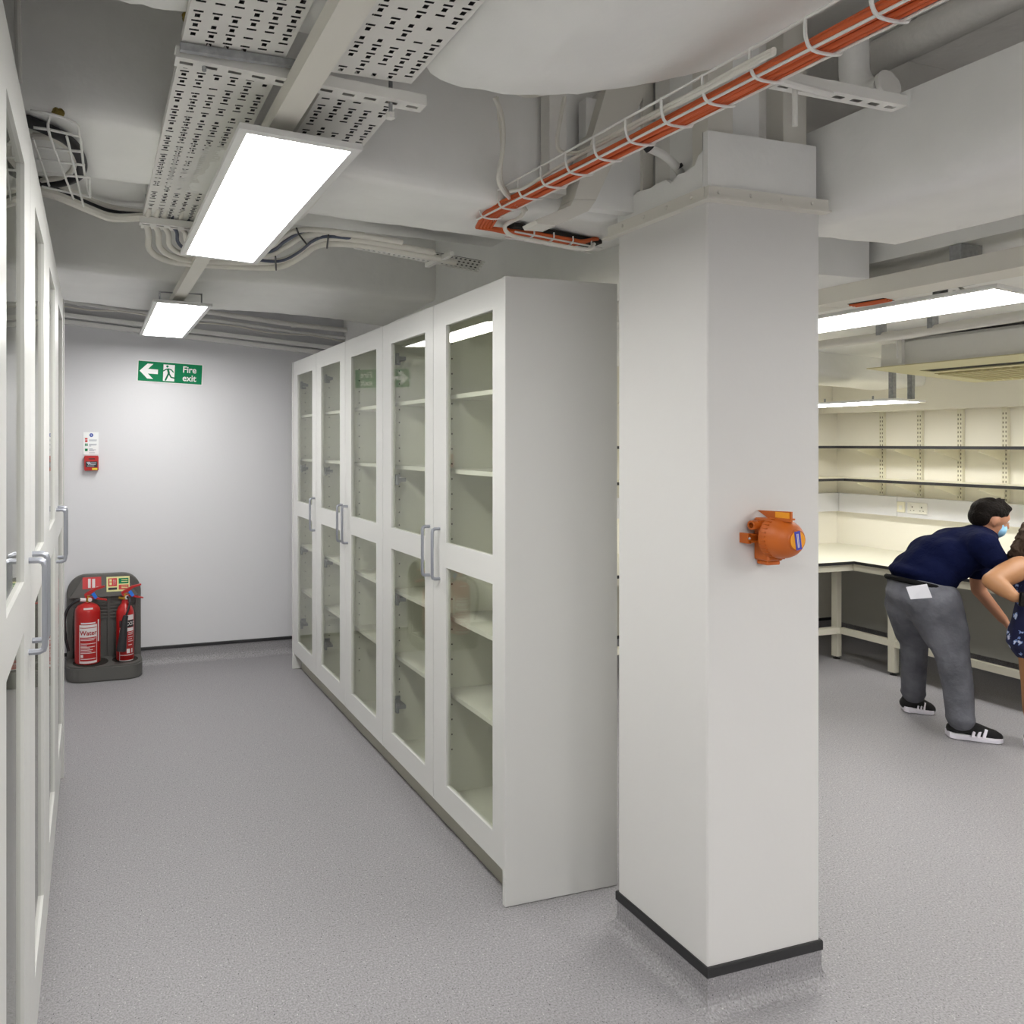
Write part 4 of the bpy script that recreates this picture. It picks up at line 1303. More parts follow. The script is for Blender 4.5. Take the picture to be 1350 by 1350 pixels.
MB().box(KX0, KX1, BY - 0.050, BY - 0.0005, KZ0, KZ1).bevel(0.004, 2).build('housing', M['red'], cp)
flat('window', M['black'], [[(.10, .38), (.92, .38), (.92, .76), (.10, .76)]], 0.0003, cp, kp)
flat('window_print', M['print_grey'], [[(.16, .43), (.36, .40), (.5, .5), (.3, .62)], [(.45, .45), (.85, .45), (.85, .5), (.45, .5)], [(.42, .56), (.8, .56), (.8, .61), (.42, .61)], [(.2, .66), (.7, .66), (.7, .7), (.2, .7)]], 0.001, cp, kp)
flat('print', M['black'], [[(.3, .17), (.75, .17), (.75, .24), (.3, .24)]], 0.0003, cp, kp)
flat('yellow_tag', M['yellow'], [[(.55, .82), (.92, .82), (.92, .95), (.55, .95)]], 0.0003, cp, kp)

# extinguisher stand
st = thing('extinguisher_stand', 'dark grey moulded stand holding two fire extinguishers by the end wall', 'stand', (0.083, 5.52, 0))
X0, X1 = -0.172, 0.338
YB = BY - 0.012


def arch(x0, x1, z0, z1, r, n=8):
    p = [(x0, z0), (x1, z0)]
    for k in range(n + 1):
        a = k / n * math.pi / 2
        p.append((x1 - r + r * math.cos(a), z1 - r + r * math.sin(a)))
    for k in range(n + 1):
        a = math.pi / 2 + k / n * math.pi / 2
        p.append((x0 + r + r * math.cos(a), z1 - r + r * math.sin(a)))
    return p


MB().prism([(x, YB - 0.05, z) for x, z in arch(X0, X1, 0.02, 0.69, 0.13)], (0, 0.05, 0)).bevel(0.006).build('back_panel', M['stand'], st)
# sloping header
MB().hexa([(X0 + .02, YB - 0.085, 0.535), (X1 - .02, YB - 0.085, 0.535), (X1 - .02, YB - 0.04, 0.535), (X0 + .02, YB - 0.04, 0.535),
           (X0 + .12, YB - 0.052, 0.68), (X1 - .12, YB - 0.052, 0.68), (X1 - .12, YB - 0.04, 0.68), (X0 + .12, YB - 0.04, 0.68)]).build('header', M['stand'], st)
for k in range(5):
    z = 0.375 + 0.024 * k
    MB().box(X0 + .015, X1 - .015, YB - 0.058, YB - 0.0505, z, z + 0.011).build('rib', M['stand'], st)
for x in (X0 + .02, 0.105, X1 - .04):
    MB().box(x, x + 0.02, YB - 0.066, YB - 0.0505, 0.10, 0.53).build('rib', M['stand'], st)


def stadium(x0, x1, y0, y1, r, n=8):
    p = [(x0, y1), (x0, y0 + r)]
    for k in range(1, n + 1):
        a = math.pi + k / n * math.pi / 2
        p.append((x0 + r + r * math.cos(a), y0 + r + r * math.sin(a)))
    for k in range(n + 1):
        a = 1.5 * math.pi + k / n * math.pi / 2
        p.append((x1 - r + r * math.cos(a), y0 + r + r * math.sin(a)))
    p.append((x1, y1))
    return p


MB().prism([(x, y, 0) for x, y in stadium(X0, X1, 5.375, YB - 0.0505, 0.11)], (0, 0, 0.105)).bevel(0.010, 2).build('base', M['stand'], st)
EX, EY = -0.030, 5.505
CX2, CY2 = 0.222, 5.515
for x, y, r in ((EX + 0.02, EY, 0.115), (CX2, CY2, 0.085)):
    MB().lathe([(0, 0.1062), (r, 0.1062), (r + 0.004, 0.1056), (r + 0.004, 0.104)], 28, Matrix.Translation((x, y, 0))).build('well', M['hole'], st)


def hp(x, z, d=0.0):
    """a point on the sloping header"""
    t = (z - 0.535) / 0.145
    return Vector((x, YB - 0.085 + 0.033 * t - 0.001 - d, z))


def header_label(x0, x1, z0, z1, m, name):
    mb = MB()
    mb.hexa([hp(x0, z0), hp(x1, z0), hp(x1, z0, -0.001), hp(x0, z0, -0.001), hp(x0, z1), hp(x1, z1), hp(x1, z1, -0.001), hp(x0, z1, -0.001)])
    return mb.build(name, m, st)


header_label(-0.065, 0.062, 0.592, 0.672, M['red2'], 'red_label')
header_label(-0.028, -0.010, 0.600, 0.662, M['print_white'], 'red_label_print').location.y = -0.0012
header_label(0.000, 0.020, 0.600, 0.660, M['print_white'], 'red_label_print').location.y = -0.0012
header_label(0.028, 0.050, 0.600, 0.606, M['print_white'], 'red_label_print').location.y = -0.0012
header_label(0.098, 0.258, 0.566, 0.668, M['paleyellow'], 'instruction_label')
for x0, x1, z0, z1, m in ((.110, .170, .602, .658, 'red2'), (.118, .134, .612, .630, 'paleyellow'), (.118, .134, .636, .652, 'paleyellow'), (.145, .150, .612, .648, 'print_white'), (.156, .161, .612, .648, 'print_white'),
                          (.110, .170, .578, .594, 'black'), (.182, .250, .618, .656, 'green'), (.182, .250, .578, .610, 'red2'), (.200, .244, .630, .634, 'paleyellow'), (.200, .244, .642, .646, 'paleyellow'), (.200, .244, .588, .592, 'paleyellow'), (.200, .244, .598, .602, 'paleyellow')):
    header_label(x0, x1, z0, z1, M[m], 'label_print').location.y = -0.0012 if z1 - z0 > .03 or m == 'black' else -0.0024


def wrap(cx, cy, r, a0, z0):
    """map flat print onto a cylinder: x along the girth, y up; a0 = bearing of its middle"""
    def f(p):
        a = a0 + p.x / r
        rr = r + 0.0012 + p.z
        return Vector((cx + rr * math.sin(a), cy - rr * math.cos(a), z0 + p.y))
    return f


def wrapped_rects(name, m, par, cx, cy, r, a0, z0, rects, lift=0.0):
    mb = MB()
    f = wrap(cx, cy, r, a0, z0)
    for x0, x1, y0, y1 in rects:
        n = max(1, int((x1 - x0) / 0.012))
        for i in range(n):
            a, b = x0 + (x1 - x0) * i / n, x0 + (x1 - x0) * (i + 1) / n
            mb.quad(f(Vector((a, y0, lift))), f(Vector((b, y0, lift))), f(Vector((b, y1, lift))), f(Vector((a, y1, lift))))
    o = mb.build(name, m, par)
    if len(rects) > 2:
        o['kind'] = 'stuff'
    return o


def levers(t, x, y, z, s):
    """valve, gauge, carrying handle, squeeze lever, blue tag"""
    MB().lathe([(0, 0), (0.016, 0), (0.018, 0.012), (0.013, 0.02), (0.013, 0.045), (0, 0.045)], 14, Matrix.Translation((x, y, z))).build('valve', M['brass'], t, smooth=True)
    h = MB()
    h.prism([(x - 0.02, y - 0.011, z + 0.03), (x + 0.03, y - 0.011, z + 0.022), (x + 0.125 * s, y - 0.011, z + 0.004), (x + 0.125 * s, y - 0.011, z + 0.012), (x + 0.03, y - 0.011, z + 0.036), (x - 0.02, y - 0.011, z + 0.046)], (0, 0.022, 0))
    h.build('carry_handle', M['red'], t)
    h = MB()
    h.prism([(x - 0.025, y - 0.010, z + 0.042), (x + 0.02, y - 0.010, z + 0.056), (x + 0.055 * s, y - 0.010, z + 0.082), (x + 0.11 * s, y - 0.010, z + 0.098), (x + 0.11 * s, y - 0.010, z + 0.108), (x + 0.045 * s, y - 0.010, z + 0.096), (x + 0.0, y - 0.010, z + 0.072), (x - 0.026, y - 0.010, z + 0.056)], (0, 0.020, 0))
    h.build('squeeze_lever', M['red'], t)
    MB().box(-0.011, 0.011, -0.003, 0.003, -0.022, 0.022, Matrix.Translation((x + 0.042, y - 0.02, z + 0.045)) @ Matrix.Rotation(math.radians(-32), 4, 'Y')).build('tag', M['blue'], t)
    MB().lathe([(0, 0), (0.012, 0), (0.014, 0.004), (0.014, 0.012), (0, 0.012)], 14, Matrix.Translation((x + 0.012, y - 0.016, z + 0.02)) @ Matrix.Rotation(math.pi / 2, 4, 'X')).build('gauge', M['print_white'], t)


# water extinguisher
we = thing('fire_extinguisher', 'red water fire extinguisher with a white label standing in the grey stand', 'fire extinguisher', (EX, EY, 0.106))
R1 = 0.086
MB().lathe([(0, 0.108), (R1 - .006, 0.108), (R1, 0.114), (R1, 0.455), (R1 * .96, 0.478), (R1 * .8, 0.499), (R1 * .5, 0.513), (0.022, 0.518), (0.018, 0.524), (0, 0.524)], 32, Matrix.Translation((EX, EY, 0))).build('cylinder', M['red'], we, smooth=True)
levers(we, EX + 0.004, EY, 0.523, 1)
A0 = 0.06
wrapped_rects('label', M['print_white'], we, EX, EY, R1, A0, 0.32, [(-.058, .058, .045, .062), (-.058, .058, -.022, .040), (-.062, -.058, -.20, .062), (.058, .062, -.20, .062), (-.06, .06, -.20, -.185), (.07, .085, -.06, .09)])
wrapped_rects('label_print', M['print_white'], we, EX, EY, R1, A0, 0.32, [(-.05, .05, .068, .078)] + [(-.052, b, y, y + .004) for b, y in ((.05, -.034), (.04, -.044), (.052, -.068), (-.01, -.082), (.045, -.09), (.01, -.10), (.03, -.11), (.02, -.122), (.05, -.132))] + [(-.052, -.034, -.16, -.14), (-.052, .05, -.172, -.168)])
mb = MB()
add_mesh(mb, text_mesh('Water', 0.043, bold=0.0010), lambda p: wrap(EX, EY, R1 + 0.0012, A0, 0.326)(p))
mb.build('lettering', M['print_red'], we)
wrapped_rects('neck_label', M['print_white'], we, EX, EY, R1 * .87, A0, 0.487, [(-.03, .03, -.006, .010)], 0.002)
hs_ = [(EX - 0.014, EY - 0.01, 0.54), (EX - 0.05, EY - 0.02, 0.545), (EX - 0.09, EY - 0.03, 0.53), (EX - 0.13, EY - 0.035, 0.49), (EX - 0.15, EY - 0.035, 0.42), (EX - 0.145, EY - 0.03, 0.30), (EX - 0.125, EY - 0.02, 0.2)]
MB().tube(smooth_path(hs_, 5), 0.010, 10).build('hose', M['blackcable'], we, smooth=True)
MB().tube([hs_[0], hs_[1]], 0.013, 10).build('hose_coupling', M['print_white'], we)

# carbon dioxide extinguisher
ce = thing('fire_extinguisher', 'slim red fire extinguisher with a black discharge horn in the grey stand', 'fire extinguisher', (CX2, CY2, 0.106))
R2 = 0.062
MB().lathe([(0, 0.108), (R2 - .004, 0.108), (R2, 0.114), (R2, 0.42), (R2 * .95, 0.445), (R2 * .78, 0.472), (R2 * .5, 0.492), (0.024, 0.503), (0.021, 0.525), (0, 0.525)], 28, Matrix.Translation((CX2, CY2, 0))).build('cylinder', M['red'], ce, smooth=True)
levers(ce, CX2 + 0.0, CY2, 0.522, 1)
A1 = 0.30
wrapped_rects('label', M['print_white'], ce, CX2, CY2, R2, A1, 0.30, [(-.01, .045, .09, .125), (-.06, .045, -.195, -.188), (-.06, .045, -.155, -.150), (-.062, -.058, -.195, .02)])
wrapped_rects('black_panel', M['black'], ce, CX2, CY2, R2, A1, 0.30, [(-.062, .045, .04, .088)])
wrapped_rects('label_print', M['print_white'], ce, CX2, CY2, R2, A1, 0.30, [(-.058, .045, .012, .036)] + [(.0, b, y, y + .004) for b, y in ((.04, .0), (.035, -.012), (.042, -.03), (.03, -.045), (.04, -.06), (.03, -.085))] + [(-.01, .012, -.14, -.11), (.024, .034, -.14, -.11)])
mb = MB()
add_mesh(mb, text_mesh('CO2', 0.034, bold=0.0006), lambda p: wrap(CX2, CY2, R2 + 0.0012, A1 + 0.25, 0.364)(p))
mb.build('lettering', M['print_white'], ce)
hn = [(CX2 + 0.012, CY2 - 0.02, 0.545), (CX2 + 0.025, CY2 - 0.05, 0.54), (CX2 + 0.028, CY2 - 0.075, 0.51), (CX2 + 0.015, CY2 - 0.085, 0.46), (CX2 + 0.002, CY2 - 0.09, 0.425)]
MB().tube(smooth_path(hn, 5), 0.008, 10).build('hose', M['blackcable'], ce, smooth=True)
MB().tube([(CX2 + 0.002, CY2 - 0.09, 0.43), (CX2 - 0.004, CY2 - 0.093, 0.41), (CX2 - 0.03, CY2 - 0.10, 0.19)], [0.017, 0.020, 0.034], 16).build('horn', M['black'], ce, smooth=True)
MB().tube([(CX2 - 0.012, CY2 - 0.02, 0.535), (CX2 - 0.045, CY2 - 0.03, 0.545)], 0.009, 8).build('outlet', M['brass'], ce)

# ================================================================== orange alarm on the column
M['orange'] = mat('orange_plastic', 'c2611a', 0.45)
M['orange_l'] = mat('orange_label', 'f0a01c', 0.5)
M['alarm_blue'] = mat('alarm_label_blue', '3a44b4', 0.5)
al = thing('alarm_sounder', 'orange domed alarm fixed to the white column', 'alarm', (1.88, 1.72, 1.35))
AXc, AZ, YW = 1.882, 1.350, CY0
bx = MB()
bx.box(1.850, 1.908, YW - 0.052, YW - 0.0005, 1.282, 1.405)
bx.bevel(0.005)
bx.build('body', M['orange'], al)
MB().box(1.856, 1.904, YW - 0.045, YW - 0.006, 1.270, 1.2819).bevel(0.003).build('cable_gland', M['orange'], al)
Td = Matrix.Translation((AXc, YW - 0.040, AZ)) @ Matrix.Rotation(math.pi / 2, 4, 'X')
MB().lathe([(0.050, 0), (0.060, 0.004), (0.0605, 0.014), (0.058, 0.020), (0.0575, 0.03), (0.054, 0.045), (0.048, 0.058), (0.038, 0.070), (0.030, 0.0745), (0.029, 0.0785), (0, 0.0785)], 40, Td).build('dome', M['orange'], al, smooth=True)
rm = MB()
for k in range(30):
    a = 2 * math.pi * k / 30
    rm.box(-0.0015, 0.0015, 0.0585, 0.0615, 0.004, 0.026, Td @ Matrix.Rotation(a, 4, 'Z'))
o = rm.build('ribs', M['orange'], al)
o['kind'] = 'stuff'
MB().lathe([(0, 0.080), (0.026, 0.080), (0.026, 0.0786)], 28, Td).build('label_disc', M['orange_l'], al)
MB().box(-0.010, 0.010, -0.026, 0.026, 0.0802, 0.0812, Td @ Matrix.Rotation(math.radians(8), 4, 'Z')).build('label_band', M['alarm_blue'], al)
lp = MB()
for x in (-0.004, 0.0):
    lp.box(x, x + 0.0022, -0.02, 0.019, 0.0813, 0.0816, Td @ Matrix.Rotation(math.radians(8), 4, 'Z'))
lp.build('label_print', M['print_white'], al)
MB().prism([(1.866, YW - 0.0005, 1.425), (1.866, YW - 0.112, 1.430), (1.866, YW - 0.112, 1.402), (1.866, YW - 0.05, 1.398)], (0.006, 0, 0)).build('side_plate', M['orange'], al)
MB().box(1.8648, 1.8658, YW - 0.108, YW - 0.062, 1.410, 1.426).build('yellow_label', M['orange_l'], al)
MB().box(1.872, 1.895, YW - 0.10, YW - 0.04, 1.404, 1.409).build('top_plate', M['orange'], al)
tb = MB()
tb.lathe([(0.008, 0), (0.0135, 0), (0.0135, 0.03), (0.008, 0.03), (0.008, 0.004)], 18, Matrix.Translation((1.818, YW - 0.024, 1.385)) @ Matrix.Rotation(math.pi / 2, 4, 'Y'))
tb.build('tube', M['orange'], al, smooth=True)
MB().box(1.835, 1.849, YW - 0.034, YW - 0.012, 1.370, 1.398).build('tube_clamp', M['orange'], al)
ar = MB()
ar.box(1.806, 1.849, YW - 0.020, YW - 0.014, 1.335, 1.360)
ar.box(1.806, 1.849, YW - 0.030, YW - 0.020, 1.355, 1.360)
ar.box(1.806, 1.849, YW - 0.030, YW - 0.020, 1.335, 1.340)
ar.box(1.800, 1.812, YW - 0.030, YW - 0.0005, 1.333, 1.362)
ar.build('fixing_arm', M['orange'], al)
MB().ball((1.804, YW - 0.031, 1.348), 0.004, seg=8, rings=6).build('screw', M['chrome'], al)


# ================================================================== people
M['skin'] = mat('skin', 'ad7a5e', 0.55)
M['skin2'] = mat('tanned_skin', 'a3744e', 0.55)
M['navy'] = mat('navy_cotton', '0c1230', 0.95, bump=0.7, bscale=16, spec=0.08)
M['jeans'] = mat('grey_denim', '6a6b72', 0.9, bump=0.8, bscale=15, vary=0.4, vscale=6, spec=0.1)
M['hair'] = mat('dark_hair', '120d0a', 0.75, bump=0.6, bscale=90, spec=0.15)
M['hair2'] = mat('brown_curls', '4a3a2c', 0.6, bump=0.8, bscale=50)
M['mask'] = mat('pale_blue_mask', '8fc3e8', 0.7)
M['shoe'] = mat('black_knit_shoe', '151516', 0.8, bump=0.2, bscale=200)
M['sole'] = mat('white_rubber', 'e4e0ea', 0.6)
M['paper'] = mat('paper', 'd9d9e0', 0.7)
M['phone'] = mat('black_phone', '0d0c0d', 0.25)


def dress_mat():
    m = mat('floral_navy_print', '141a44', 0.8)
    nt = m.node_tree
    b = nt.nodes['Principled BSDF']
    tc = nt.nodes['Texture Coordinate']
    v = nt.nodes.new('ShaderNodeTexVoronoi')
    v.inputs['Scale'].default_value = 24
    n = nt.nodes.new('ShaderNodeTexNoise')
    n.inputs['Scale'].default_value = 40
    ad = nt.nodes.new('ShaderNodeMixRGB')
    ad.inputs[0].default_value = 0.05
    nt.links.new(tc.outputs['Object'], n.inputs['Vector'])
    nt.links.new(tc.outputs['Object'], ad.inputs[1])
    nt.links.new(n.outputs['Color'], ad.inputs[2])
    nt.links.new(ad.outputs[0], v.inputs['Vector'])
    r = nt.nodes.new('ShaderNodeValToRGB')
    r.color_ramp.interpolation = 'CONSTANT'
    e = r.color_ramp.elements
    e[0].color = lin('d6dcf0')
    e[1].position = 0.30
    e[1].color = lin('141a44')
    x = e.new(0.2)
    x.color = lin('7f9bd8')
    nt.links.new(v.outputs['Distance'], r.inputs['Fac'])
    nt.links.new(r.outputs['Color'], b.inputs['Base Color'])
    return m


M['dress'] = dress_mat()


def organic(mb, name, m, parent, voxel=0.011, smooth=6):
    """melt the shapes into one continuous surface"""
    o = mb.build(name, m, parent, smooth='all', recalc=True)
    rm = o.modifiers.new('melt', 'REMESH')
    rm.mode = 'VOXEL'
    rm.voxel_size = voxel
    rm.use_smooth_shade = True
    sm = o.modifiers.new('relax', 'SMOOTH')
    sm.factor = 0.5
    sm.iterations = smooth
    dg = bpy.context.evaluated_depsgraph_get()
    me = bpy.data.meshes.new_from_object(o.evaluated_get(dg))
    old = o.data
    o.modifiers.clear()
    o.data = me
    me.name = name
    bpy.data.meshes.remove(old)
    for p in me.polygons:
        p.use_smooth = True
    return o


def chain(mb, pts, rad):
    for (a, ra), (b, rb) in zip(zip(pts, rad), zip(pts[1:], rad[1:])):
        mb.cap(a, ra, b, rb)


def hand(mb, wrist, d, n, s=1.0, curl=0.5):
    """palm, four bent fingers of different lengths and a thumb; d = along the hand, n = out of the palm"""
    w, d, n = Vector(wrist), Vector(d).normalized(), Vector(n).normalized()
    n = (n - d * n.dot(d)).normalized()
    side = d.cross(n)
    for k in range(4):
        mb.cap(w, 0.019 * s, w + d * 0.075 * s + side * (k - 1.5) * 0.019 * s, 0.0115 * s, seg=10)
    for k, L in enumerate((0.070, 0.080, 0.074, 0.058)):
        p = w + d * 0.078 * s + side * (k - 1.5) * 0.021 * s
        a = 0.25 + curl * 0.4
        for j, f in enumerate((0.45, 0.32, 0.23)):
            q = p + (d * math.cos(a) + n * math.sin(a) + side * (k - 1.5) * 0.05) * L * f * s
            mb.cap(p, (0.0098 - 0.0008 * j) * s, q, (0.0092 - 0.0009 * j) * s, seg=8)
            p = q
            a += curl
    p = w + d * 0.02 * s - side * 0.024 * s
    q = p + (d * 0.6 - side * 0.7 + n * 0.35).normalized() * 0.042 * s
    r = q + (d * 0.85 - side * 0.2 + n * 0.5).normalized() * 0.030 * s
    mb.cap(p, 0.013 * s, q, 0.0105 * s, seg=8)
    mb.cap(q, 0.0105 * s, r, 0.009 * s, seg=8)


RT = Vector((0.9566, -0.2913, 0))      # across the room, the way the man leans
FW = Vector((0.2913, 0.9566, 0))
UP = Vector((0, 0, 1))


def shoe(par, heel, toe, w, name='shoe', stripes=True):
    heel, toe = Vector(heel), Vector(toe)
    d = (toe - heel)
    L = d.length
    d.normalize()
    s = Vector((-d.y, d.x, 0))
    def P(t, k, z):
        return heel + d * (t * L) + s * (k * w) + UP * z
    out = [(0, -.30), (0.0, .30), (.12, .44), (.35, .40), (.6, .50), (.8, .50), (.93, .34), (1.0, .05), (.97, -.24), (.85, -.46), (.6, -.47), (.35, -.38), (.12, -.44)]
    mb = MB()
    n = len(out)
    lo = [mb.bm.verts.new(P(a, b, 0.004 if a > .1 else 0.006)) for a, b in out]
    mi = [mb.bm.verts.new(P(a, b * 1.06, 0.018)) for a, b in out]
    hi = [mb.bm.verts.new(P(a, b, 0.036 - 0.012 * a)) for a, b in out]
    for a, b in ((lo, mi), (mi, hi)):
        for i in range(n):
            mb.bm.faces.new((a[i], a[(i + 1) % n], b[(i + 1) % n], b[i]))
    mb.bm.faces.new(lo[::-1])
    mb.bm.faces.new(hi)
    up = MB()
    for t, z, r in ((.14, .05, .036), (.2, .075, .036), (.35, .06, .042), (.5, .05, .042), (.65, .04, .040), (.8, .032, .036), (.9, .028, .026)):
        up.ball(P(t, 0, z), r * w / .095, r, r, seg=14, rings=8)
    chain(up, [P(.12, 0, .05), P(.3, 0, .072), P(.55, 0, .05), P(.88, 0, .03)], [.036, .040, .040, .028])
    u = organic(up, name, M['shoe'], par, 0.006, 5)
    mb.build('sole', M['sole'], u, smooth=True)
    if stripes:
        st_ = MB()
        for k in range(3):
            t = .36 + .10 * k
            q = [P(t, -.52, .030), P(t + .05, -.52, .028), P(t + .13, -.30, .068), P(t + .08, -.30, .072)]
            st_.prism([Vector(v) for v in q], s * 0.006)
        st_.build('stripes', M['sole'], u)
    return u


# ---- the bending man
mn = thing('person', 'man in a navy T-shirt, grey jeans and blue face mask bending over the bench', 'person', (4.685, 3.15, 0))
hipR, hipL = Vector((4.504, 3.061, 0.751)), Vector((4.581, 3.225, 0.714))
kneeR, kneeL = Vector((4.537, 2.988, 0.437)), Vector((4.623, 3.254, 0.429))
ankR, ankL = Vector((4.533, 2.947, 0.117)), Vector((4.722, 3.329, 0.12))
pel = Vector((4.521, 3.149, 0.793))
sp1, sp2, sp3, sp4 = Vector((4.546, 3.142, 0.88)), Vector((4.622, 3.108, 0.968)), Vector((4.719, 3.068, 1.021)), Vector((4.794, 3.035, 1.065))
neck = Vector((4.832, 3.013, 1.118))
head = Vector((4.842, 3, 1.196))
shR, shL = Vector((4.629, 2.897, 1.064)), Vector((4.988, 3.154, 0.981))
elR, wrR = Vector((4.663, 2.824, 0.942)), Vector((4.911, 2.916, 0.835))
elL, wrL = Vector((5.03, 3.172, 0.752)), Vector((5.099, 3.089, 0.594))
b = MB()
chain(b, [pel, sp1, sp2, sp3, sp4, neck, head - UP * .03], [.11, .105, .11, .11, .09, .058, .055])
chain(b, [hipR, kneeR, ankR], [.085, .055, .042])
chain(b, [hipL, kneeL, ankL], [.085, .055, .042])
b.cap(pel, .1, hipR, .085).cap(pel, .1, hipL, .085)
b.cap(sp4, .075, shR, .055).cap(sp4, .075, shL, .055)
chain(b, [shR, elR, wrR], [.052, .038, .026])
chain(b, [shL, elL, wrL], [.050, .037, .026])
hand(b, wrR, (wrR - elR), -UP, 1.0, 0.3)
hand(b, wrL, (wrL - elL), -RT * .3 - UP, 1.0, 0.45)
# head: skull, jaw, brow, nose, ear; it looks right and a little down
HS = 0.9
fd = (RT * 0.93 - UP * 0.28 - FW * 0.2).normalized()
ud = (UP - fd * UP.dot(fd)).normalized()
sd = fd.cross(ud)
HM = Matrix((fd, sd, ud)).transposed() * HS
def hd(a, c, e):
    return head + (fd * a + sd * c + ud * e) * HS
b.ball(head + ud * .02, .098, .076, .092, HM)
b.ball(hd(.03, 0, -.045), .066, .060, .066, HM)
b.ball(hd(.055, 0, -.085), .034, .038, .026, HM)
b.cap(hd(.086, 0, .012), .012, hd(.110, 0, -.022), .013, seg=8)
b.ball(hd(.075, 0, .03), .022, .055, .014, HM)
for q in (-1, 1):
    b.ball(hd(-.005, q * .077, -.012), .020, .009, .032, HM)
organic(b, 'body', M['skin'], mn, 0.009, 4)
ey = MB()
for q in (-1, 1):
    ey.ball(hd(.080, q * .031, .010), .010, seg=10, rings=8)
ey.build('eyes', M['print_white'], mn, smooth=True)
# jeans
j = MB()
TM = Matrix(((RT - UP * .21).normalized(), FW, (UP + RT * .21).normalized())).transposed()
j.ball(Vector((4.517, 3.151, 0.75)), .160, .164, .112, TM)
j.ball(Vector((4.521, 3.149, 0.802)), .158, .162, .050, TM)
j.cap(Vector((4.548, 3.214, 0.744)), .115, hipL, .108).cap(Vector((4.485, 3.087, 0.772)), .118, hipR, .118)
chain(j, [hipR, (hipR + kneeR) / 2 + RT * .006, kneeR, (kneeR + ankR) / 2 + RT * .008, ankR], [.122, .106, .078, .070, .063])
chain(j, [hipL, (hipL + kneeL) / 2 - RT * .006, kneeL, (kneeL + ankL) / 2, ankL], [.108, .090, .068, .064, .060])
j.ball(ankR + UP * .005, .069, .069, .03)
j.ball(ankL + UP * .005, .066, .066, .03)
j.cap(Vector((4.535, 3.218, 0.687)), .120, Vector((4.608, 3.248, 0.508)), .092)
j.cap(Vector((4.499, 3.073, 0.719)), .130, Vector((4.533, 3.021, 0.555)), .108)
organic(j, 'jeans', M['jeans'], mn, 0.012, 4)
# T-shirt
s_ = MB()
s_.ball(Vector((4.534, 3.146, 0.875)), .162, .166, .060, TM)
chain(s_, [pel + UP * .065 + RT * .01, sp1, sp2, sp3, sp4], [.136, .140, .138, .128, .100])
sdw = FW
for c, r in ((sp1, .125), (sp2, .128), (sp3, .118)):
    s_.ball(c + sdw * .055, r).ball(c - sdw * .055, r)
s_.cap(sp4, .098, shR, .075).cap(sp4, .098, shL, .075)
s_.cap(sp3, .11, shR, .07)
s_.cap(shR, .072, shR * .48 + elR * .52, .062).cap(shL, .070, shL * .5 + elL * .5, .058)
s_.cap(sp4, .085, neck - (neck - sp4) * .25, .070)
organic(s_, 't_shirt', M['navy'], mn, 0.012, 4)
# belt, hair, mask
bl = MB()
ringc = Vector((4.521, 3.149, 0.823))
pts = []
for k in range(25):
    a = 2 * math.pi * k / 24
    pts.append(ringc + (RT - UP * .21).normalized() * (.153 * math.cos(a)) + FW * (.158 * math.sin(a)))
bl.tube(pts, 0.015, 8)
bl.build('belt', mat('black_leather', '0b0b0c', 0.8, spec=0.2), mn, smooth=True)
h = MB()
rr = random.Random(2)
h.ball(hd(-.012, 0, .046), .100, .083, .078, HM)
h.ball(hd(-.048, 0, .008), .062, .076, .075, HM)
h.ball(hd(.045, 0, .088), .048, .060, .030, HM)
for k in range(60):
    a, e = rr.uniform(-math.pi, math.pi), rr.uniform(.15, 1.3)
    if abs(a) < .9 and e < .8:
        continue
    dirv = HM @ Vector((math.cos(a) * math.cos(e), math.sin(a) * math.cos(e) * .8, math.sin(e)))
    p = head + (ud * .035 - fd * .01) * HS + dirv * .085
    h.cap(p, .014, p + dirv * rr.uniform(.012, .026) + fd * rr.uniform(0, .02), .006, seg=8)
organic(h, 'hair', M['hair'], mn, 0.007, 2)
mk = MB()
mk.ball(hd(.056, 0, -.056), .046, .060, .050, HM)
mk.ball(hd(.078, 0, -.040), .030, .034, .036, HM)
mk.cap(hd(.05, -.045, -.02), .012, hd(.05, .045, -.02), .012)
km = organic(mk, 'face_mask', M['mask'], mn, 0.006, 3)
for e in (-.025, -.085):
    MB().tube(smooth_path([hd(.060, -.056, e), hd(.03, -.077, e * .8), hd(-.006, -.088, -.012)], 4), .0022, 6).build('strap', M['sole'], km)
shoe(mn, (4.527, 3.009, 0), (4.722, 2.86, 0), .105)
shoe(mn, (4.704, 3.378, 0), (4.83, 3.286, 0), .10)
tag(MB().prism([(4.231, 3.018, 0.841), (4.29, 2.953, 0.866), (4.312, 2.941, 0.794), (4.244, 3.004, 0.777)], tuple(FW * 0.004)).build('paper_sheet', M['paper']), 'folded white paper sticking out of the grey jeans back pocket', 'paper')

# ---- the woman at the edge of the picture
wo = thing('person', 'woman in a navy floral sleeveless dress with curly hair, holding a black phone', 'person', (4.969, 2.829, 0))
D0 = 4.0
whead = Vector((4.808, 2.717, 1.088))
wneck = Vector((4.797, 2.721, 1))
wch, wwa, wpe = Vector((4.789, 2.723, 0.888)), Vector((4.793, 2.722, 0.772)), Vector((4.797, 2.721, 0.66))
wsL, wsR = Vector((4.627, 2.72, 0.976)), Vector((4.915, 2.737, 0.944))
weL, wwL = Vector((4.43, 2.728, 0.914)), Vector((4.419, 2.627, 0.852))
weR, wwR = Vector((4.907, 2.635, 0.81)), Vector((4.593, 2.574, 0.822))
whL, whR = Vector((4.762, 2.731, 0.616)), Vector((4.839, 2.708, 0.616))
wkL, wkR = Vector((4.751, 2.735, 0.34)), Vector((4.846, 2.706, 0.34))
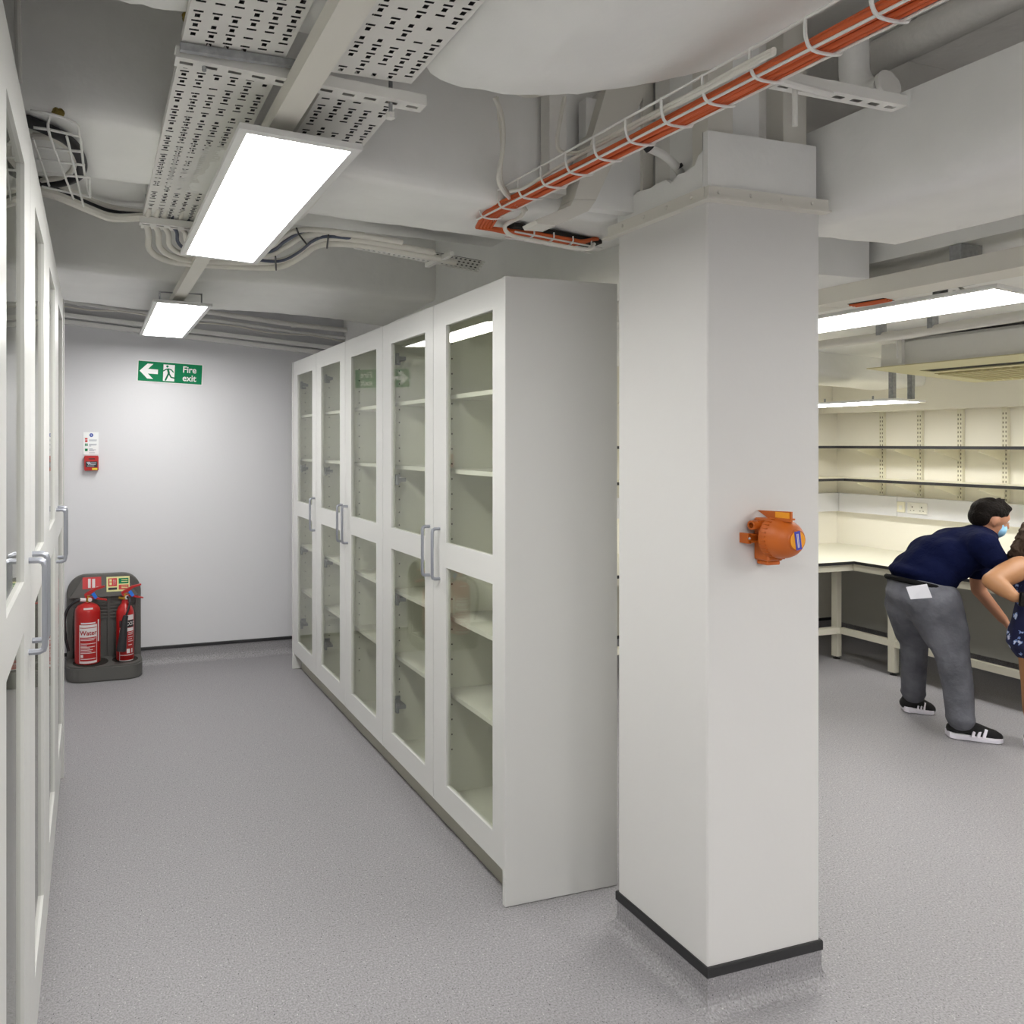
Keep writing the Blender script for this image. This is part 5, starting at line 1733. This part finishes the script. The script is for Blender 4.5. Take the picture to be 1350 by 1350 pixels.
waL, waR = Vector((4.782, 2.746, 0.08)), Vector((4.878, 2.717, 0.08))
b = MB()
chain(b, [wpe, wwa, wch, wneck, whead - UP * .03], [.10, .085, .095, .05, .05])
b.cap(wch + UP * .05, .07, wsL, .050).cap(wch + UP * .05, .07, wsR, .050)
chain(b, [wsL, (wsL + weL) / 2, weL, (weL + wwL) / 2, wwL], [.060, .058, .046, .042, .028])
chain(b, [wsR, (wsR + weR) / 2, weR, (weR + wwR) / 2, wwR], [.050, .045, .038, .036, .025])
for hp_, k_, a_ in ((whL, wkL, waL), (whR, wkR, waR)):
    b.cap(wpe, .095, hp_, .085)
    chain(b, [hp_, k_, k_ * .55 + a_ * .45, a_], [.082, .052, .050, .033])
hand(b, wwL, RT * 0.8 - UP * 0.35 - FW * .2, UP * .9 - FW * .3, .92, 0.75)
hand(b, wwR, -RT * 0.9 - UP * .2, UP * .7 - FW * .5, .92, 0.6)
fd = (-RT * .25 - FW * .6 - UP * .3).normalized()
ud = (UP - fd * UP.dot(fd)).normalized()
sd = fd.cross(ud)
HM = Matrix((fd, sd, ud)).transposed()
def hd(a, c, e):
    return whead + fd * a + sd * c + ud * e
b.ball(whead + ud * .015, .088, .070, .086, HM)
b.ball(hd(.028, 0, -.045), .058, .054, .060, HM)
b.cap(hd(.080, 0, .008), .010, hd(.100, 0, -.022), .011, seg=8)
b.ball(hd(.076, 0, -.055), .012, .022, .008, HM)
for q in (-1, 1):
    b.ball(hd(-.004, q * .070, -.012), .016, .008, .028, HM)
organic(b, 'body', M['skin2'], wo, 0.009, 4)
ey = MB()
for q in (-1, 1):
    ey.ball(hd(.076, q * .028, .008), .011, seg=10, rings=8)
ey.build('eyes', M['print_white'], wo, smooth=True)
d_ = MB()
chain(d_, [wch + UP * .035, wch, wwa, wpe], [.098, .118, .108, .130])
for q in (-1, 1):
    d_.cap(wch + RT * q * .045 - FW * .06 + UP * .01, .062, wch + RT * q * .045 - FW * .05 - UP * .02, .066)
    d_.cap(wch + RT * q * .07 + UP * .11, .018, wch + RT * q * .065 + UP * .03, .03)
d_.cap(wpe, .130, wpe - UP * .08, .145)
hem = Vector((4.8, 2.72, 0.56))
d_.ball(hem, .165, .150, .03)
d_.cap(wpe - UP * .08, .145, hem + UP * .03, .150)
for q in (whL, whR):
    d_.cap(q + UP * .06, .098, q - UP * .03, .105)
organic(d_, 'dress', M['dress'], wo, 0.011, 4)
h = MB()
rr = random.Random(6)
h.ball(hd(-.02, 0, .04), .096, .086, .078, HM)
for k in range(190):
    t = rr.uniform(0, 1)
    a = rr.uniform(.8, 2 * math.pi - .8)
    R_ = .088 + .055 * t
    p = whead + HM @ Vector((math.cos(a) * R_ - .02, math.sin(a) * R_, .08 - .34 * t))
    h.cap(p, .016, p + Vector((rr.uniform(-.02, .02), rr.uniform(-.02, .02), rr.uniform(-.05, -.01))), .011, seg=8)
organic(h, 'hair', M['hair2'], wo, 0.008, 2)
for a_ in (waL, waR):
    f0 = Vector((a_.x, a_.y, 0))
    shoe(wo, f0 - fd.cross(UP).cross(UP).normalized() * -.06, f0 - fd.cross(UP).cross(UP).normalized() * .16, .085, stripes=False)
PM = Matrix.Translation(wwL + RT * .075 - UP * .012 - FW * .03) @ Matrix(((RT.x, FW.x, 0, 0), (RT.y, FW.y, 0, 0), (0, 0, 1, 0), (0, 0, 0, 1))) @ Matrix.Rotation(math.radians(6), 4, 'Y')
ph = thing('phone', 'black phone in the hand of the woman in the floral dress', 'phone', wwL)
MB().box(-.078, .078, -.006, .006, -.036, .036, PM).bevel(.004, 2).build('case', M['phone'], ph)
MB().box(-.074, .074, -.0068, -.0062, -.032, .032, PM).build('screen', M['phone'], ph)
